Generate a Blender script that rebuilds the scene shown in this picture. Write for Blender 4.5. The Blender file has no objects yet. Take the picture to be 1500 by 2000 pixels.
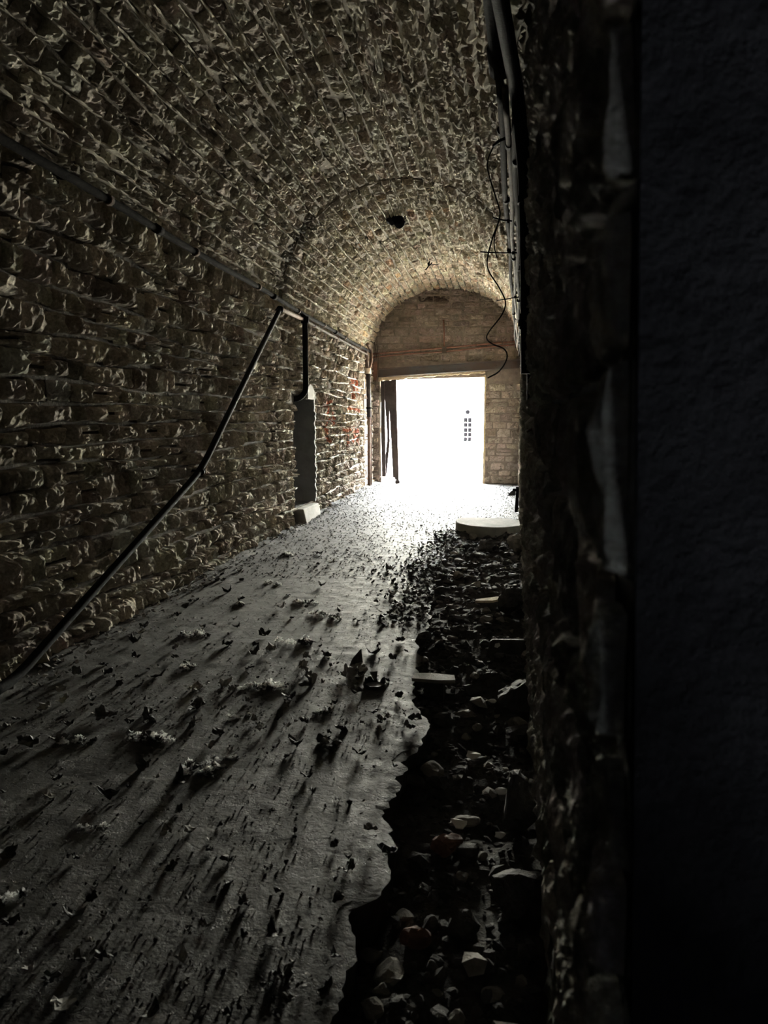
import bpy, bmesh, math, random
import numpy as np
from mathutils import Vector, Matrix

random.seed(7)
R = np.random.default_rng(7)
SC = bpy.context.scene
COL = SC.collection

# ------------------------------------------------------------------ camera
F_PX, CAM_H = 1400.0, 1.5
PH = math.atan(181 / F_PX)
TH = math.atan(200 / F_PX * math.cos(PH))
FW = np.array([-math.sin(TH) * math.cos(PH), math.cos(TH) * math.cos(PH), -math.sin(PH)])
RT = np.array([math.cos(TH), math.sin(TH), 0.0])
UP = np.cross(RT, FW)
CPOS = np.array([0.0, 0.0, CAM_H])
cam = bpy.data.cameras.new('camera')
cam.sensor_fit = 'VERTICAL'
cam.sensor_height = 36.0
cam.sensor_width = 27.0
cam.lens = F_PX / 2000 * 36
cam.clip_start = 0.03
cam.clip_end = 300
cam.dof.use_dof = True
cam.dof.focus_distance = 11.0
cam.dof.aperture_fstop = 6.0
cam_o = bpy.data.objects.new('camera', cam)
COL.objects.link(cam_o)
cam_o.location = CPOS
cam_o.rotation_euler = (math.pi / 2 - PH, 0, TH)
SC.camera = cam_o

# ------------------------------------------------------------------ sky, sun, exposure
w = bpy.data.worlds.new('sky')
SC.world = w
w.use_nodes = True
nt = w.node_tree
nt.nodes.clear()
wo = nt.nodes.new('ShaderNodeOutputWorld')
bg = nt.nodes.new('ShaderNodeBackground')
bg.inputs['Color'].default_value = (0.90, 0.95, 1.0, 1)
bg.inputs['Strength'].default_value = 9.0
nt.links.new(bg.outputs[0], wo.inputs[0])

sun = bpy.data.lights.new('sun', 'SUN')
sun.energy = 34.0
sun.angle = math.radians(0.53)
sun.color = (1.0, 0.975, 0.93)
sun_o = bpy.data.objects.new('sun', sun)
COL.objects.link(sun_o)
sun_o.rotation_euler = Vector((0.35, 0.75, -0.95)).to_track_quat('-Z', 'Y').to_euler()
sun_o.location = (0, 10, 20)

SC.view_settings.view_transform = 'Standard'
SC.view_settings.look = 'None'
SC.view_settings.exposure = 4.5
SC.view_settings.gamma = 1.0
SC.view_settings.use_curve_mapping = False
cy = SC.cycles
cy.max_bounces = 14
cy.diffuse_bounces = 9
cy.glossy_bounces = 4
cy.sample_clamp_indirect = 20.0
cy.use_denoising = True
cy.use_guiding = True
cy.guiding_training_samples = 64
cy.caustics_reflective = False
cy.caustics_refractive = False

# ------------------------------------------------------------------ helpers
def ray(px, py):
    return FW * F_PX + RT * (px - 750) + UP * (1000 - py)
def at_z(px, py, z=0.0):
    d = ray(px, py); return CPOS + d * ((z - CAM_H) / d[2])
def at_y(px, py, y):
    d = ray(px, py); return CPOS + d * (y / d[1])
def project(P):
    v = P - CPOS
    k = v @ FW
    k = np.where(np.abs(k) < 1e-4, 1e-4, k)
    return 750 + F_PX * (v @ RT) / k, 1000 - F_PX * (v @ UP) / k, k

def hash3(ix, iy, iz, s):
    n = (ix.astype(np.int64) * 73856093) ^ (iy.astype(np.int64) * 19349663) ^ (iz.astype(np.int64) * 83492791) ^ (s * 2654435)
    n = (n ^ (n >> 13)) * 1274126177
    n = n ^ (n >> 16)
    return (n & 0xFFFF) / 65535.0
def vnoise(P, freq, s=1):
    Q = P * freq
    I = np.floor(Q).astype(np.int64)
    f = Q - I
    f = f * f * (3 - 2 * f)
    out = 0
    for dx in (0, 1):
        wx = f[..., 0] if dx else 1 - f[..., 0]
        for dy in (0, 1):
            wy = f[..., 1] if dy else 1 - f[..., 1]
            for dz in (0, 1):
                wz = f[..., 2] if dz else 1 - f[..., 2]
                out = out + wx * wy * wz * hash3(I[..., 0] + dx, I[..., 1] + dy, I[..., 2] + dz, s)
    return out * 2 - 1
def fbm(P, freq, octv=3, s=1):
    a, o = 1.0, 0
    for i in range(octv):
        o = o + a * vnoise(P, freq, s + i); freq *= 2.1; a *= 0.55
    return o

def make_mesh(name, V, Fs, smooth=False, tint=None):
    me = bpy.data.meshes.new(name)
    V = np.asarray(V, dtype=float)
    if isinstance(Fs, np.ndarray) and Fs.ndim == 2:
        nf, k = Fs.shape
        me.vertices.add(len(V)); me.vertices.foreach_set('co', V.astype(np.float32).ravel())
        me.loops.add(nf * k); me.loops.foreach_set('vertex_index', Fs.astype(np.int32).ravel())
        me.polygons.add(nf)
        me.polygons.foreach_set('loop_start', np.arange(0, nf * k, k, dtype=np.int32))
        me.update(calc_edges=True)
    else:
        me.from_pydata([tuple(v) for v in V], [], [tuple(f) for f in Fs])
    me.validate()
    me.polygons.foreach_set('use_smooth', [smooth] * len(me.polygons))
    if tint is not None:
        ca = me.color_attributes.new('tint', 'FLOAT_COLOR', 'POINT')
        ca.data.foreach_set('color', np.asarray(tint, dtype=np.float32).ravel())
    me.update()
    return me
def link(name, me, mat=None, parent=None, loc=None):
    o = bpy.data.objects.new(name, me)
    COL.objects.link(o)
    if mat is not None and me is not None and not me.materials:
        me.materials.append(mat)
    if loc is not None: o.location = loc
    if parent is not None: o.parent = parent
    return o
def tag(o, label=None, cat=None, group=None, kind=None):
    if label: o['label'] = label
    if cat: o['category'] = cat
    if group: o['group'] = group
    if kind: o['kind'] = kind
    return o
def thing(name, label, cat, loc=(0, 0, 0), group=None):
    o = bpy.data.objects.new(name, None)
    o.empty_display_size = 0.1
    COL.objects.link(o); o.location = loc
    return tag(o, label, cat, group)

class MB:
    """collects shapes in local coordinates, then links them as one mesh"""
    def __init__(s): s.v = []; s.f = []
    def add(s, V, Fs):
        n = len(s.v); s.v += [tuple(map(float, v)) for v in V]; s.f += [tuple(int(i) + n for i in f) for f in Fs]
        return s
    def box(s, a, b):
        x0, y0, z0 = a; x1, y1, z1 = b
        return s.add([(x0,y0,z0),(x1,y0,z0),(x1,y1,z0),(x0,y1,z0),(x0,y0,z1),(x1,y0,z1),(x1,y1,z1),(x0,y1,z1)],
                     [(0,3,2,1),(4,5,6,7),(0,1,5,4),(1,2,6,5),(2,3,7,6),(3,0,4,7)])
    def hexa(s, P8):
        return s.add(P8, [(0,3,2,1),(4,5,6,7),(0,1,5,4),(1,2,6,5),(2,3,7,6),(3,0,4,7)])
    def tube(s, pts, r, n=10, caps=True, rs=None):
        pts = [np.array(p, float) for p in pts]
        m = len(pts)
        T = []
        for i in range(m):
            a = pts[max(i - 1, 0)]; b = pts[min(i + 1, m - 1)]
            t = b - a; T.append(t / (np.linalg.norm(t) + 1e-9))
        u = np.cross(T[0], [0, 0, 1.0])
        if np.linalg.norm(u) < 0.1: u = np.cross(T[0], [1.0, 0, 0])
        u /= np.linalg.norm(u)
        V = []
        for i in range(m):
            u = u - T[i] * (u @ T[i]); u /= np.linalg.norm(u)
            v = np.cross(T[i], u)
            rr = rs[i] if rs else r
            for k in range(n):
                a = 2 * math.pi * k / n
                V.append(pts[i] + rr * (math.cos(a) * u + math.sin(a) * v))
        Fs = []
        for i in range(m - 1):
            for k in range(n):
                k2 = (k + 1) % n
                Fs.append((i*n+k, i*n+k2, (i+1)*n+k2, (i+1)*n+k))
        if caps:
            Fs.append(tuple(range(n))[::-1]); Fs.append(tuple((m-1)*n + k for k in range(n)))
        return s.add(V, Fs)
    def prism(s, poly, z0, z1):
        n = len(poly)
        V = [(x, y, z0) for x, y in poly] + [(x, y, z1) for x, y in poly]
        Fs = [tuple(range(n))[::-1], tuple(range(n, 2*n))] + [(i, (i+1) % n, n + (i+1) % n, n + i) for i in range(n)]
        return s.add(V, Fs)
    def build(s, name, mat, parent=None, loc=None, smooth=False):
        me = make_mesh(name, s.v, s.f, smooth)
        return link(name, me, mat, parent, loc)
def fillet(pts, r=0.08, n=5):
    """rounds the corners of a polyline"""
    pts = [np.array(p, float) for p in pts]
    out = [pts[0]]
    for a, b, c in zip(pts, pts[1:], pts[2:]):
        d1 = a - b; d2 = c - b
        k = min(r, np.linalg.norm(d1) * .45, np.linalg.norm(d2) * .45)
        p = b + d1 / np.linalg.norm(d1) * k; q = b + d2 / np.linalg.norm(d2) * k
        for i in range(n + 1):
            t = i / n
            out.append((1-t)**2 * p + 2*t*(1-t) * b + t*t * q)
    out.append(pts[-1]); return out
def spline(pts, n=8):
    P = [np.array(p, float) for p in pts]
    P = [2*P[0]-P[1]] + P + [2*P[-1]-P[-2]]
    out = []
    for i in range(1, len(P) - 2):
        for k in range(n):
            t = k / n
            a, b, c, d = P[i-1:i+3]
            out.append(.5 * (2*b + (c-a)*t + (2*a-5*b+4*c-d)*t*t + (3*b-a-3*c+d)*t**3))
    out.append(P[-2]); return out

# ------------------------------------------------------------------ materials
class Mat:
    def __init__(s, name):
        s.m = bpy.data.materials.new(name); s.m.use_nodes = True
        s.t = s.m.node_tree; s.t.nodes.clear()
        s.out = s.t.nodes.new('ShaderNodeOutputMaterial')
        s.b = s.t.nodes.new('ShaderNodeBsdfPrincipled')
        s.t.links.new(s.b.outputs[0], s.out.inputs[0])
        s.b.inputs['Roughness'].default_value = .85
        s.b.inputs['Specular IOR Level'].default_value = .3
        g = s.t.nodes.new('ShaderNodeNewGeometry'); s.pos = g.outputs['Position']
    def n(s, ty, **kw):
        x = s.t.nodes.new(ty)
        for k, v in kw.items(): setattr(x, k, v)
        return x
    def l(s, a, b): s.t.links.new(a, b)
    def noise(s, scale, detail=4, rough=.6, vec=None, stretch=None):
        x = s.n('ShaderNodeTexNoise'); x.inputs['Scale'].default_value = scale
        x.inputs['Detail'].default_value = detail; x.inputs['Roughness'].default_value = rough
        v = vec or s.pos
        if stretch:
            mp = s.n('ShaderNodeMapping'); mp.inputs['Scale'].default_value = stretch
            s.l(v, mp.inputs['Vector']); v = mp.outputs[0]
        s.l(v, x.inputs['Vector']); return x.outputs['Fac']
    def voro(s, scale, feature='F1', vec=None):
        x = s.n('ShaderNodeTexVoronoi', feature=feature); x.inputs['Scale'].default_value = scale
        s.l(vec or s.pos, x.inputs['Vector']); return x.outputs['Distance']
    def ramp(s, fac, stops):
        x = s.n('ShaderNodeValToRGB'); e = x.color_ramp.elements
        while len(e) < len(stops): e.new(.5)
        for i, (p, c) in enumerate(stops):
            e[i].position = p; e[i].color = (*c, 1) if len(c) == 3 else c
        s.l(fac, x.inputs['Fac']); return x.outputs['Color']
    def mix(s, fac, a, b, mode='MIX'):
        x = s.n('ShaderNodeMix', data_type='RGBA', blend_type=mode)
        for sock, val in ((x.inputs[0], fac), (x.inputs[6], a), (x.inputs[7], b)):
            if isinstance(val, (int, float)): sock.default_value = val
            elif isinstance(val, tuple): sock.default_value = (*val, 1)
            else: s.l(val, sock)
        return x.outputs[2]
    def math(s, op, a, b=0.0, clamp=False):
        x = s.n('ShaderNodeMath', operation=op, use_clamp=clamp)
        for i, val in enumerate((a, b)):
            if isinstance(val, (int, float)): x.inputs[i].default_value = val
            else: s.l(val, x.inputs[i])
        return x.outputs[0]
    def bump(s, h, dist=.01, strength=1.0, prev=None):
        x = s.n('ShaderNodeBump'); x.inputs['Strength'].default_value = strength
        x.inputs['Distance'].default_value = dist; s.l(h, x.inputs['Height'])
        if prev is not None: s.l(prev, x.inputs['Normal'])
        return x.outputs[0]
    def color(s, c):
        if isinstance(c, tuple): s.b.inputs['Base Color'].default_value = (*c, 1)
        else: s.l(c, s.b.inputs['Base Color'])
    def normal(s, nrm): s.l(nrm, s.b.inputs['Normal'])

def stone_material(name, dark=(.17, .145, .11), grime=.55, bump=.03, gain=1.0, spec=.2):
    m = Mat(name)
    a = m.n('ShaderNodeAttribute', attribute_name='tint')
    n1 = m.noise(9, 6, .7); n2 = m.noise(2.2, 3, .6); n3 = m.noise(55, 4, .7)
    c = m.mix(m.ramp(n3, [(.30, (.55, .53, .50)), (.62, (1.12, 1.1, 1.08))]), a.outputs['Color'], a.outputs['Color'])
    c = m.mix(1.0, a.outputs['Color'], m.ramp(n3, [(.30, (.62, .58, .54)), (.66, (1.1, 1.1, 1.08))]), 'MULTIPLY')
    g = m.math('MULTIPLY', m.ramp(n1, [(.42, (0, 0, 0)), (.66, (1, 1, 1))]), grime)
    c = m.mix(g, c, dark)
    g2 = m.math('MULTIPLY', m.ramp(n2, [(.50, (0, 0, 0)), (.72, (1, 1, 1))]), .30)
    c = m.mix(g2, c, dark)
    if gain != 1.0: c = m.mix(1.0, c, (gain, gain, gain), 'MULTIPLY')
    m.color(c)
    b1 = m.bump(m.noise(20, 8, .75), bump, 1.0)
    b2 = m.bump(m.voro(24), bump * .8, .8, b1)
    b2 = m.bump(m.noise(75, 5, .7), bump * .3, 1.0, b2)
    m.normal(b2)
    m.b.inputs['Roughness'].default_value = .88
    m.b.inputs['Specular IOR Level'].default_value = spec
    return m.m
M = {}
M['stone'] = stone_material('limestone', grime=.5)
M['vault_stone'] = stone_material('vault_limestone', grime=.45, dark=(.16, .145, .115))
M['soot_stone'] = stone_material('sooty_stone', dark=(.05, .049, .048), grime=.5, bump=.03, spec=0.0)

def plain(name, col, rough=.85, var=.35, scale=12, bump=.004, col2=None, metal=0.0, spec=.3):
    m = Mat(name)
    n = m.noise(scale, 5, .65)
    c2 = col2 or tuple(c * (1 - var) for c in col)
    m.color(m.mix(m.ramp(n, [(.36, (0, 0, 0)), (.64, (1, 1, 1))]), c2, col))
    m.b.inputs['Roughness'].default_value = rough
    m.b.inputs['Metallic'].default_value = metal
    m.b.inputs['Specular IOR Level'].default_value = spec
    if bump: m.normal(m.bump(m.noise(scale * 5, 4, .7), bump, .8))
    return m.m
M['mortar'] = plain('mortar', (.15, .128, .10), .95, .5, 10, .012)
M['end_mortar'] = plain('end_wall_mortar', (.24, .20, .17), .95, .4, 8, .012)
M['vault_mortar'] = plain('vault_mortar', (.26, .23, .18), .95, .5, 8, .012)
M['mortar_pale'] = plain('pale_lime_mortar', (.58, .54, .44), .95, .3, 22, .01)
M['mortar_white'] = plain('white_efflorescence', (.78, .77, .73), .95, .25, 22, .01)
M['soot'] = plain('soot_mortar', (.035, .034, .034), .95, .5, 7, .015, spec=0)
M['shade_black'] = plain('black_shade', (.018, .018, .02), .95, .4, 7, .01, spec=0)  # shade of the recess jamb put into the colour, back wall too
M['black_iron'] = plain('black_iron', (.010, .010, .012), .85, .4, 18, .003, spec=.1)
M['dark_pipe'] = plain('dark_painted_pipe', (.014, .012, .011), .9, .45, 20, .004, spec=.02)
M['rust_pipe'] = plain('rusty_pipe', (.16, .10, .07), .9, .5, 16, .004, col2=(.07, .05, .04))
M['grey_pipe'] = plain('dull_grey_pipe', (.085, .07, .055), .9, .4, 16, .004, col2=(.05, .04, .032), spec=.1)
M['red_conduit'] = plain('brownish_red_conduit', (.22, .11, .08), .75, .4, 10, .003)
M['beam_steel'] = plain('grey_beam_steel', (.080, .084, .090), .7, .3, 2, .003, col2=(.08, .055, .048))
M['concrete'] = plain('grey_concrete', (.23, .22, .20), .9, .35, 6, .005)
M['dark_cement'] = plain('dark_cement_render', (.19, .19, .188), .9, .3, 5, .006)
M['pale_plaster'] = plain('pale_plaster', (.52, .46, .38), .9, .25, 8, .004)
M['lintel_concrete'] = plain('ragged_lintel_concrete', (.60, .50, .34), .92, .4, 14, .012)
M['wood'] = plain('dark_weathered_wood', (.045, .036, .036), .8, .5, 9, .004)
M['pale_wood'] = plain('peeling_pale_wood', (.55, .52, .46), .85, .4, 16, .004)
M['board'] = plain('weathered_board', (.30, .27, .21), .85, .4, 14, .004)
M['rock'] = plain('rubble_rock', (.075, .070, .066), .85, .5, 14, .010, col2=(.035, .033, .032))
M['rock_pale'] = plain('pale_limestone_rubble', (.24, .22, .19), .85, .4, 14, .008)
M['soil'] = plain('dark_trench_soil', (.06, .055, .05), .92, .5, 12, .015)
M['flake_dark'] = plain('dark_scale_flake', (.07, .068, .066), .7, .5, 30, .002)
M['grit'] = plain('grey_brown_grit', (.07, .065, .06), .8, .5, 30, .002)
M['flake_grey'] = plain('grey_plaster_flake', (.30, .29, .27), .8, .4, 30, .002)
def fluff_material():
    m = Mat('pale_shredded_fluff')
    m.color(m.mix(m.noise(30), (.75, .75, .75), (.92, .92, .91)))
    tr = m.n('ShaderNodeBsdfTranslucent'); tr.inputs['Color'].default_value = (.95, .95, .94, 1)
    mx = m.n('ShaderNodeMixShader'); mx.inputs[0].default_value = .55
    m.l(m.b.outputs[0], mx.inputs[1]); m.l(tr.outputs[0], mx.inputs[2]); m.l(mx.outputs[0], m.out.inputs[0])
    return m.m
M['fluff'] = fluff_material()
M['paper'] = plain('white_scrap', (.75, .74, .70), .8, .15, 20, .001)
M['tin'] = plain('blackened_tin', (.03, .028, .028), .45, .4, 24, .003, metal=0.0)
M['facade'] = plain('pale_facade_render', (.80, .79, .70), .9, .06, 1.0, .004)
M['facade_trim'] = plain('facade_trim', (.035, .033, .028), .9, .3, 3, 0)
M['pane'] = plain('dark_glass', (.0007, .0007, .0008), .8, .3, 2, 0, spec=0)
M['white_frame'] = plain('white_painted_frame', (.8, .8, .75), .7, .05, 4, 0)
M['yard'] = plain('pale_yard_dirt', (.55, .51, .42), .95, .2, 2, .01)
M['leaf'] = plain('green_leaf', (.005, .014, .0006), .6, .4, 20, 0)
M['leaf_grey'] = plain('grey_green_leaf', (.004, .005, .003), .9, .4, 20, 0)
M['bark'] = plain('twig_bark', (.04, .03, .02), .9, .3, 30, 0)

# concrete floor slab: peeling skin, cracks, damp gloss
def floor_material():
    m = Mat('peeling_concrete_floor')
    n1 = m.noise(2.0, 5, .65); n2 = m.noise(14, 6, .7); n3 = m.noise(70, 4, .7)
    crack = m.voro(7, 'DISTANCE_TO_EDGE')
    peel = m.ramp(m.noise(5.5, 7, .72), [(.47, (0, 0, 0)), (.50, (1, 1, 1))])
    c = m.mix(m.ramp(n1, [(.35, (0, 0, 0)), (.65, (1, 1, 1))]), (.038, .0355, .033), (.058, .0555, .052))
    c = m.mix(m.math('MULTIPLY', peel, .55), c, (.084, .0815, .076))
    c = m.mix(m.ramp(n2, [(.40, (.45, .45, .45)), (.60, (0, 0, 0))]), c, (.032, .030, .027))
    c = m.mix(m.ramp(n3, [(.55, (0, 0, 0)), (.72, (.5, .5, .5))]), c, (.025, .023, .021))
    ck = m.ramp(crack, [(.0, (.6, .6, .6)), (.025, (0, 0, 0))])
    c = m.mix(m.math('MULTIPLY', ck, n1), c, (.032, .030, .027))
    m.color(c)
    m.l(m.ramp(n2, [(.3, (.60, .60, .60)), (.7, (.85, .85, .85))]), m.b.inputs['Roughness'])
    m.b.inputs['Specular IOR Level'].default_value = .22
    b = m.bump(peel, .004, .8)
    b = m.bump(n2, .006, .8, b)
    b = m.bump(n3, .004, .8, b)
    m.normal(b)
    return m.m
M['floor'] = floor_material()

# ------------------------------------------------------------------ setting: where the surfaces run
XL, ZS, YE, Y0 = -2.71, 3.02, 17.0, -3.0
RISE = 1.50
RING = 9.45
NICHE = (10.0, 10.98, 0.22, 1.86)     # along the wall, and in height
JAMB_Y = 0.70
def xr(y, z):
    k = np.clip(1 - y / YE, 0, 1)
    return .14 + .04 * y - .035 * z * k
def S_left(u, v, d):
    return np.stack([XL + d, u, v], -1)
def S_right(u, v, d):
    return np.stack([xr(u, v) - d, u, v], -1)
def S_vault(u, v, d):                  # v: 0 at the left springing, 1 at the right
    th = math.pi * (1 - v)
    x1 = xr(u, np.full_like(u, ZS))
    cx = (XL + x1) / 2; a = (x1 - XL) / 2
    d = d + np.where(u > RING, .012, 0.0)
    nx, nz = -np.cos(th) / a, -np.sin(th) / RISE
    ln = np.sqrt(nx * nx + nz * nz)
    return np.stack([cx + a * np.cos(th) + d * nx / ln, u, ZS + RISE * np.sin(th) + d * nz / ln], -1)
def S_end(u, v, d):
    return np.stack([u, YE - d, v], -1)

def backing(name, S, us, vs, mat, keep=None, amp=.012, d0=0.0, dfun=None, tint=None, parent=None, flip=False):
    U, Vv = np.meshgrid(us, vs, indexing='ij')
    P = S(U, Vv, np.zeros_like(U))
    d = d0 + amp * fbm(P, 6.0, 3, 91)
    if dfun is not None: d = d + dfun(U, Vv)
    P = S(U, Vv, d)
    nu, nv = U.shape
    idx = np.arange(nu * nv).reshape(nu, nv)
    q = np.stack([idx[:-1, :-1], idx[1:, :-1], idx[1:, 1:], idx[:-1, 1:]], -1).reshape(-1, 4)
    if keep is not None:
        uc = ((U[:-1, :-1] + U[1:, 1:]) / 2).ravel(); vc = ((Vv[:-1, :-1] + Vv[1:, 1:]) / 2).ravel()
        q = q[keep(uc, vc)]
    if flip: q = q[:, ::-1]
    me = make_mesh(name, P.reshape(-1, 3), q, smooth=False)
    return link(name, me, mat, parent)

# ------------------------------------------------------------------ masonry: every stone has its own block of vertices
RINGS = np.array([0, .05, .14, .25, .36, .46, .56, .66, .76, .86, .95, 1.0])
RINGS_V = np.array([0, .08, .20, .35, .5, .65, .80, .92, 1.0])
def stones(cells, S, tints, h, amp, freq=16.0, seed=0, base=-.035, aniso=(1, 1, 1)):
    """cells: n x 4 x 2 corners (u, v). returns verts n x k x 3 and the quad table of one stone"""
    n = len(cells)
    A, B = np.meshgrid(RINGS, RINGS_V, indexing='ij')
    na, nb = A.shape
    a = A.ravel()[None]; b = B.ravel()[None]
    c = cells
    ja = R.uniform(-.030, .030, (n, a.shape[1])) * ((a > .05) & (a < .95))
    jb = R.uniform(-.045, .045, (n, a.shape[1])) * ((b > .05) & (b < .95))
    aa, bb = a + ja, b + jb
    def lerp(k):
        return (c[:, 0, k][:, None] * (1-aa) * (1-bb) + c[:, 1, k][:, None] * aa * (1-bb)
                + c[:, 2, k][:, None] * aa * bb + c[:, 3, k][:, None] * (1-aa) * bb)
    U, Vv = lerp(0), lerp(1)
    border = ((a < .01) | (a > .99) | (b < .01) | (b > .99))
    ring1 = ~border & ((a < .08) | (a > .92) | (b < .10) | (b > .90))
    P0 = S(U, Vv, np.zeros_like(U))
    P0 = P0 * np.array(aniso, float)
    nz = fbm(P0, freq, 3, 11 + seed)
    rid = 1 - np.abs(vnoise(P0, freq * .7, 51 + seed)) * 2
    rid2 = 1 - np.abs(vnoise(P0, freq * 1.7, 57 + seed)) * 2
    amp = np.asarray(amp, float).reshape(-1, 1) * np.ones((n, 1))
    tilt_a = R.uniform(-.5, .5, (n, 1)) * amp * 1.6; tilt_b = R.uniform(-.5, .5, (n, 1)) * amp * 1.2
    d = h[:, None] + amp * (nz * .8 + rid * .5 + rid2 * .35 + R.uniform(-.42, .42, nz.shape)) + tilt_a * (a - .5) * 2 + tilt_b * (b - .5) * 2
    d = np.where(ring1, d * .7 - .003, d)
    d = np.where(border, base, d)
    P = S(U, Vv, d)
    idx = np.arange(na * nb).reshape(na, nb)
    q = np.stack([idx[:-1, :-1], idx[1:, :-1], idx[1:, 1:], idx[:-1, 1:]], -1).reshape(-1, 4)
    return P, q
def rows_of(v0, v1, hmin, hmax):
    out, v = [], v0
    while v < v1 - hmin * .6:
        t = min(v + random.uniform(hmin, hmax), v1)
        if v1 - t < hmin * .6: t = v1
        out.append((v, t)); v = t
    return out
def wave(u, k, amp):
    return amp * (np.sin(u * 1.3 + k * 1.7) + .6 * np.sin(u * 3.1 + k * 2.9))
def lay_cells(rows, u0, u1, wmin, wmax, gap_u, gap_v, wamp=.012, jit=.010, skip=None, split=0.0, vs=1.0):
    cells, rid = [], []
    for k, (a, b) in enumerate(rows):
        u = u0 - random.uniform(0, wmax)
        while u < u1:
            wd = random.uniform(wmin, wmax)
            if random.random() < .12: wd *= 1.4
            ua, ub = u + gap_u / 2, u + wd - gap_u / 2
            u += wd
            ua, ub = max(ua, u0), min(ub, u1)
            if ub - ua < wmin * .35: continue
            if skip is not None and skip(ua, ub, a, b): continue
            def va(x): return a + wave(x, k, wamp if k else 0) + gap_v / 2
            def vb(x): return b + wave(x, k + 1, wamp if k < len(rows) - 1 else 0) - gap_v / 2
            j = lambda: random.uniform(-jit, jit)
            k1, k0 = (gap_v * random.uniform(-.5, .9), gap_v * random.uniform(-.5, .9)) if split else (0, 0)
            lo, hi = va, vb
            if split and random.random() < split and (b - a) > 1.2 * gap_v * 6:
                f = random.uniform(.38, .62)
                mid = lambda x, f=f: va(x) * (1 - f) + vb(x) * f
                for lo2, hi2 in ((va, lambda x: mid(x) - gap_v / 2), (lambda x: mid(x) + gap_v / 2, vb)):
                    cells.append(((ua + j(), lo2(ua) + j()*.4*vs), (ub + j(), lo2(ub) + j()*.4*vs), (ub + j(), hi2(ub) + j()*.4*vs), (ua + j(), hi2(ua) + j()*.4*vs)))
                    rid.append(k)
                continue
            cells.append(((ua + j(), va(ua) + k0 + j()*.7*vs), (ub + j(), va(ub) + k0 + j()*.7*vs), (ub + j(), vb(ub) + k1 + j()*.7*vs), (ua + j(), vb(ua) + k1 + j()*.7*vs)))
            rid.append(k)
    return np.array(cells), np.array(rid)
def seen_size(P):
    """area each stone takes in the photograph"""
    x, y, k = project(P)
    inb = (k > .1)
    x = np.clip(x, -50, 1550); y = np.clip(y, -50, 2050)
    s = (x.max(1) - x.min(1)) * (y.max(1) - y.min(1))
    cx, cyy = x.mean(1), y.mean(1)
    ok = (cx > 0) & (cx < 1500) & (cyy > 0) & (cyy < 2000) & inb.all(1)
    return np.where(ok, s, 0)
def place_stones(P, q, tint, mat, parent, part_name='stone', stuff_name='stone_infill', limit=300, rank=None):
    n, k, _ = P.shape
    sz = seen_size(P) if rank is None else rank
    order = np.argsort(-sz)
    top = [i for i in order[:limit] if sz[i] > 0]
    for i in top:
        c = P[i].mean(0)
        t = np.repeat(tint[i][None], k, 0) if tint[i].ndim == 1 else tint[i]
        me = make_mesh(part_name, P[i] - c, q, tint=t)
        link(part_name, me, mat, parent, loc=c)
    rest = np.setdiff1d(np.arange(n), top)
    if len(rest):
        Q = (q[None] + (np.arange(len(rest)) * k)[:, None, None]).reshape(-1, 4)
        t = np.repeat(tint[rest][:, None], k, 1) if tint.ndim == 2 else tint[rest]
        me = make_mesh(stuff_name, P[rest].reshape(-1, 3), Q, tint=t.reshape(-1, 4))
        o = link(stuff_name, me, mat, parent)
        o['kind'] = 'stuff'
def palette(n, cols, weights, vary=.16, gain=1.0):
    cols = np.array(cols) * gain
    cols = cols * .68 + cols.mean(1, keepdims=True) * .32
    pick = R.choice(len(cols), n, p=np.array(weights) / sum(weights))
    c = cols[pick] * R.uniform(1 - vary, 1 + vary, (n, 1)) * R.uniform(.96, 1.04, (n, 3))
    c = np.clip(c, .02, .80)
    return np.concatenate([c, np.ones((n, 1))], 1)
def beads(name, lines, S, width, height, mat, parent, step=.05, keep=.75, seed=3):
    """raised pointing along joints. lines: list of (u array, v array)"""
    V, Fs = [], []
    for li, (u, v, dv) in enumerate(lines):
        m = len(u)
        on = vnoise(np.stack([u * 1.0, np.full(m, li * 3.7), np.zeros(m)], -1), 2.4, seed) + (keep * 2 - 1) > 0
        wv = width * (1 + .45 * R.uniform(-1, 1, m)) / 2
        hv = height * (1 + .5 * R.uniform(-1, 1, m))
        prof = [(-1, -.03), (-.55, 1), (.55, 1), (1, -.03)]
        rows = []
        for k, (s, hh) in enumerate(prof):
            d = np.full(m, hh) if hh < 0 else hv
            vv = v + s * wv * dv + R.uniform(-.004, .004, m) * dv
            rows.append(S(u, vv, d))
        base = len(V)
        G = np.stack(rows, 1)
        V += list(G.reshape(-1, 3))
        for i in range(m - 1):
            if on[i] and on[i + 1]:
                for k in range(3):
                    Fs.append((base + i*4 + k, base + (i+1)*4 + k, base + (i+1)*4 + k + 1, base + i*4 + k + 1))
    if not Fs: return
    me = make_mesh(name, np.array(V), np.array(Fs))
    o = link(name, me, mat, parent); o['kind'] = 'stuff'
    return o

# ---- left wall
ys = np.arange(Y0, YE + .3, .12)
zs = np.arange(0, ZS + .01, .1067)
zs = np.linspace(-.1, ZS + .30, 32)
ys = np.sort(np.concatenate([ys, [NICHE[0], NICHE[1]]]))
zs = np.sort(np.concatenate([zs, [NICHE[2], NICHE[3]]]))
wall_left = backing('wall_left', S_left, ys, zs, M['mortar'], d0=-.014,
                    keep=lambda u, v: ~((u > NICHE[0]) & (u < NICHE[1]) & (v > NICHE[2]) & (v < NICHE[3])), flip=True)
wall_left['kind'] = 'structure'
def skip_left(ua, ub, a, b):
    if ub < 10.0 - .02 or ua > 10.98 + .02 or a > 1.84 or b < .0: pass
    else: return True
    return ua > 15.62 and False
rows = rows_of(-.02, ZS + .01, .115, .185)
cells, rid = lay_cells(rows, 1.6, 16.98, .13, .30, .014, .014, .020, .013, skip_left, .14)
n = len(cells)
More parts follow.
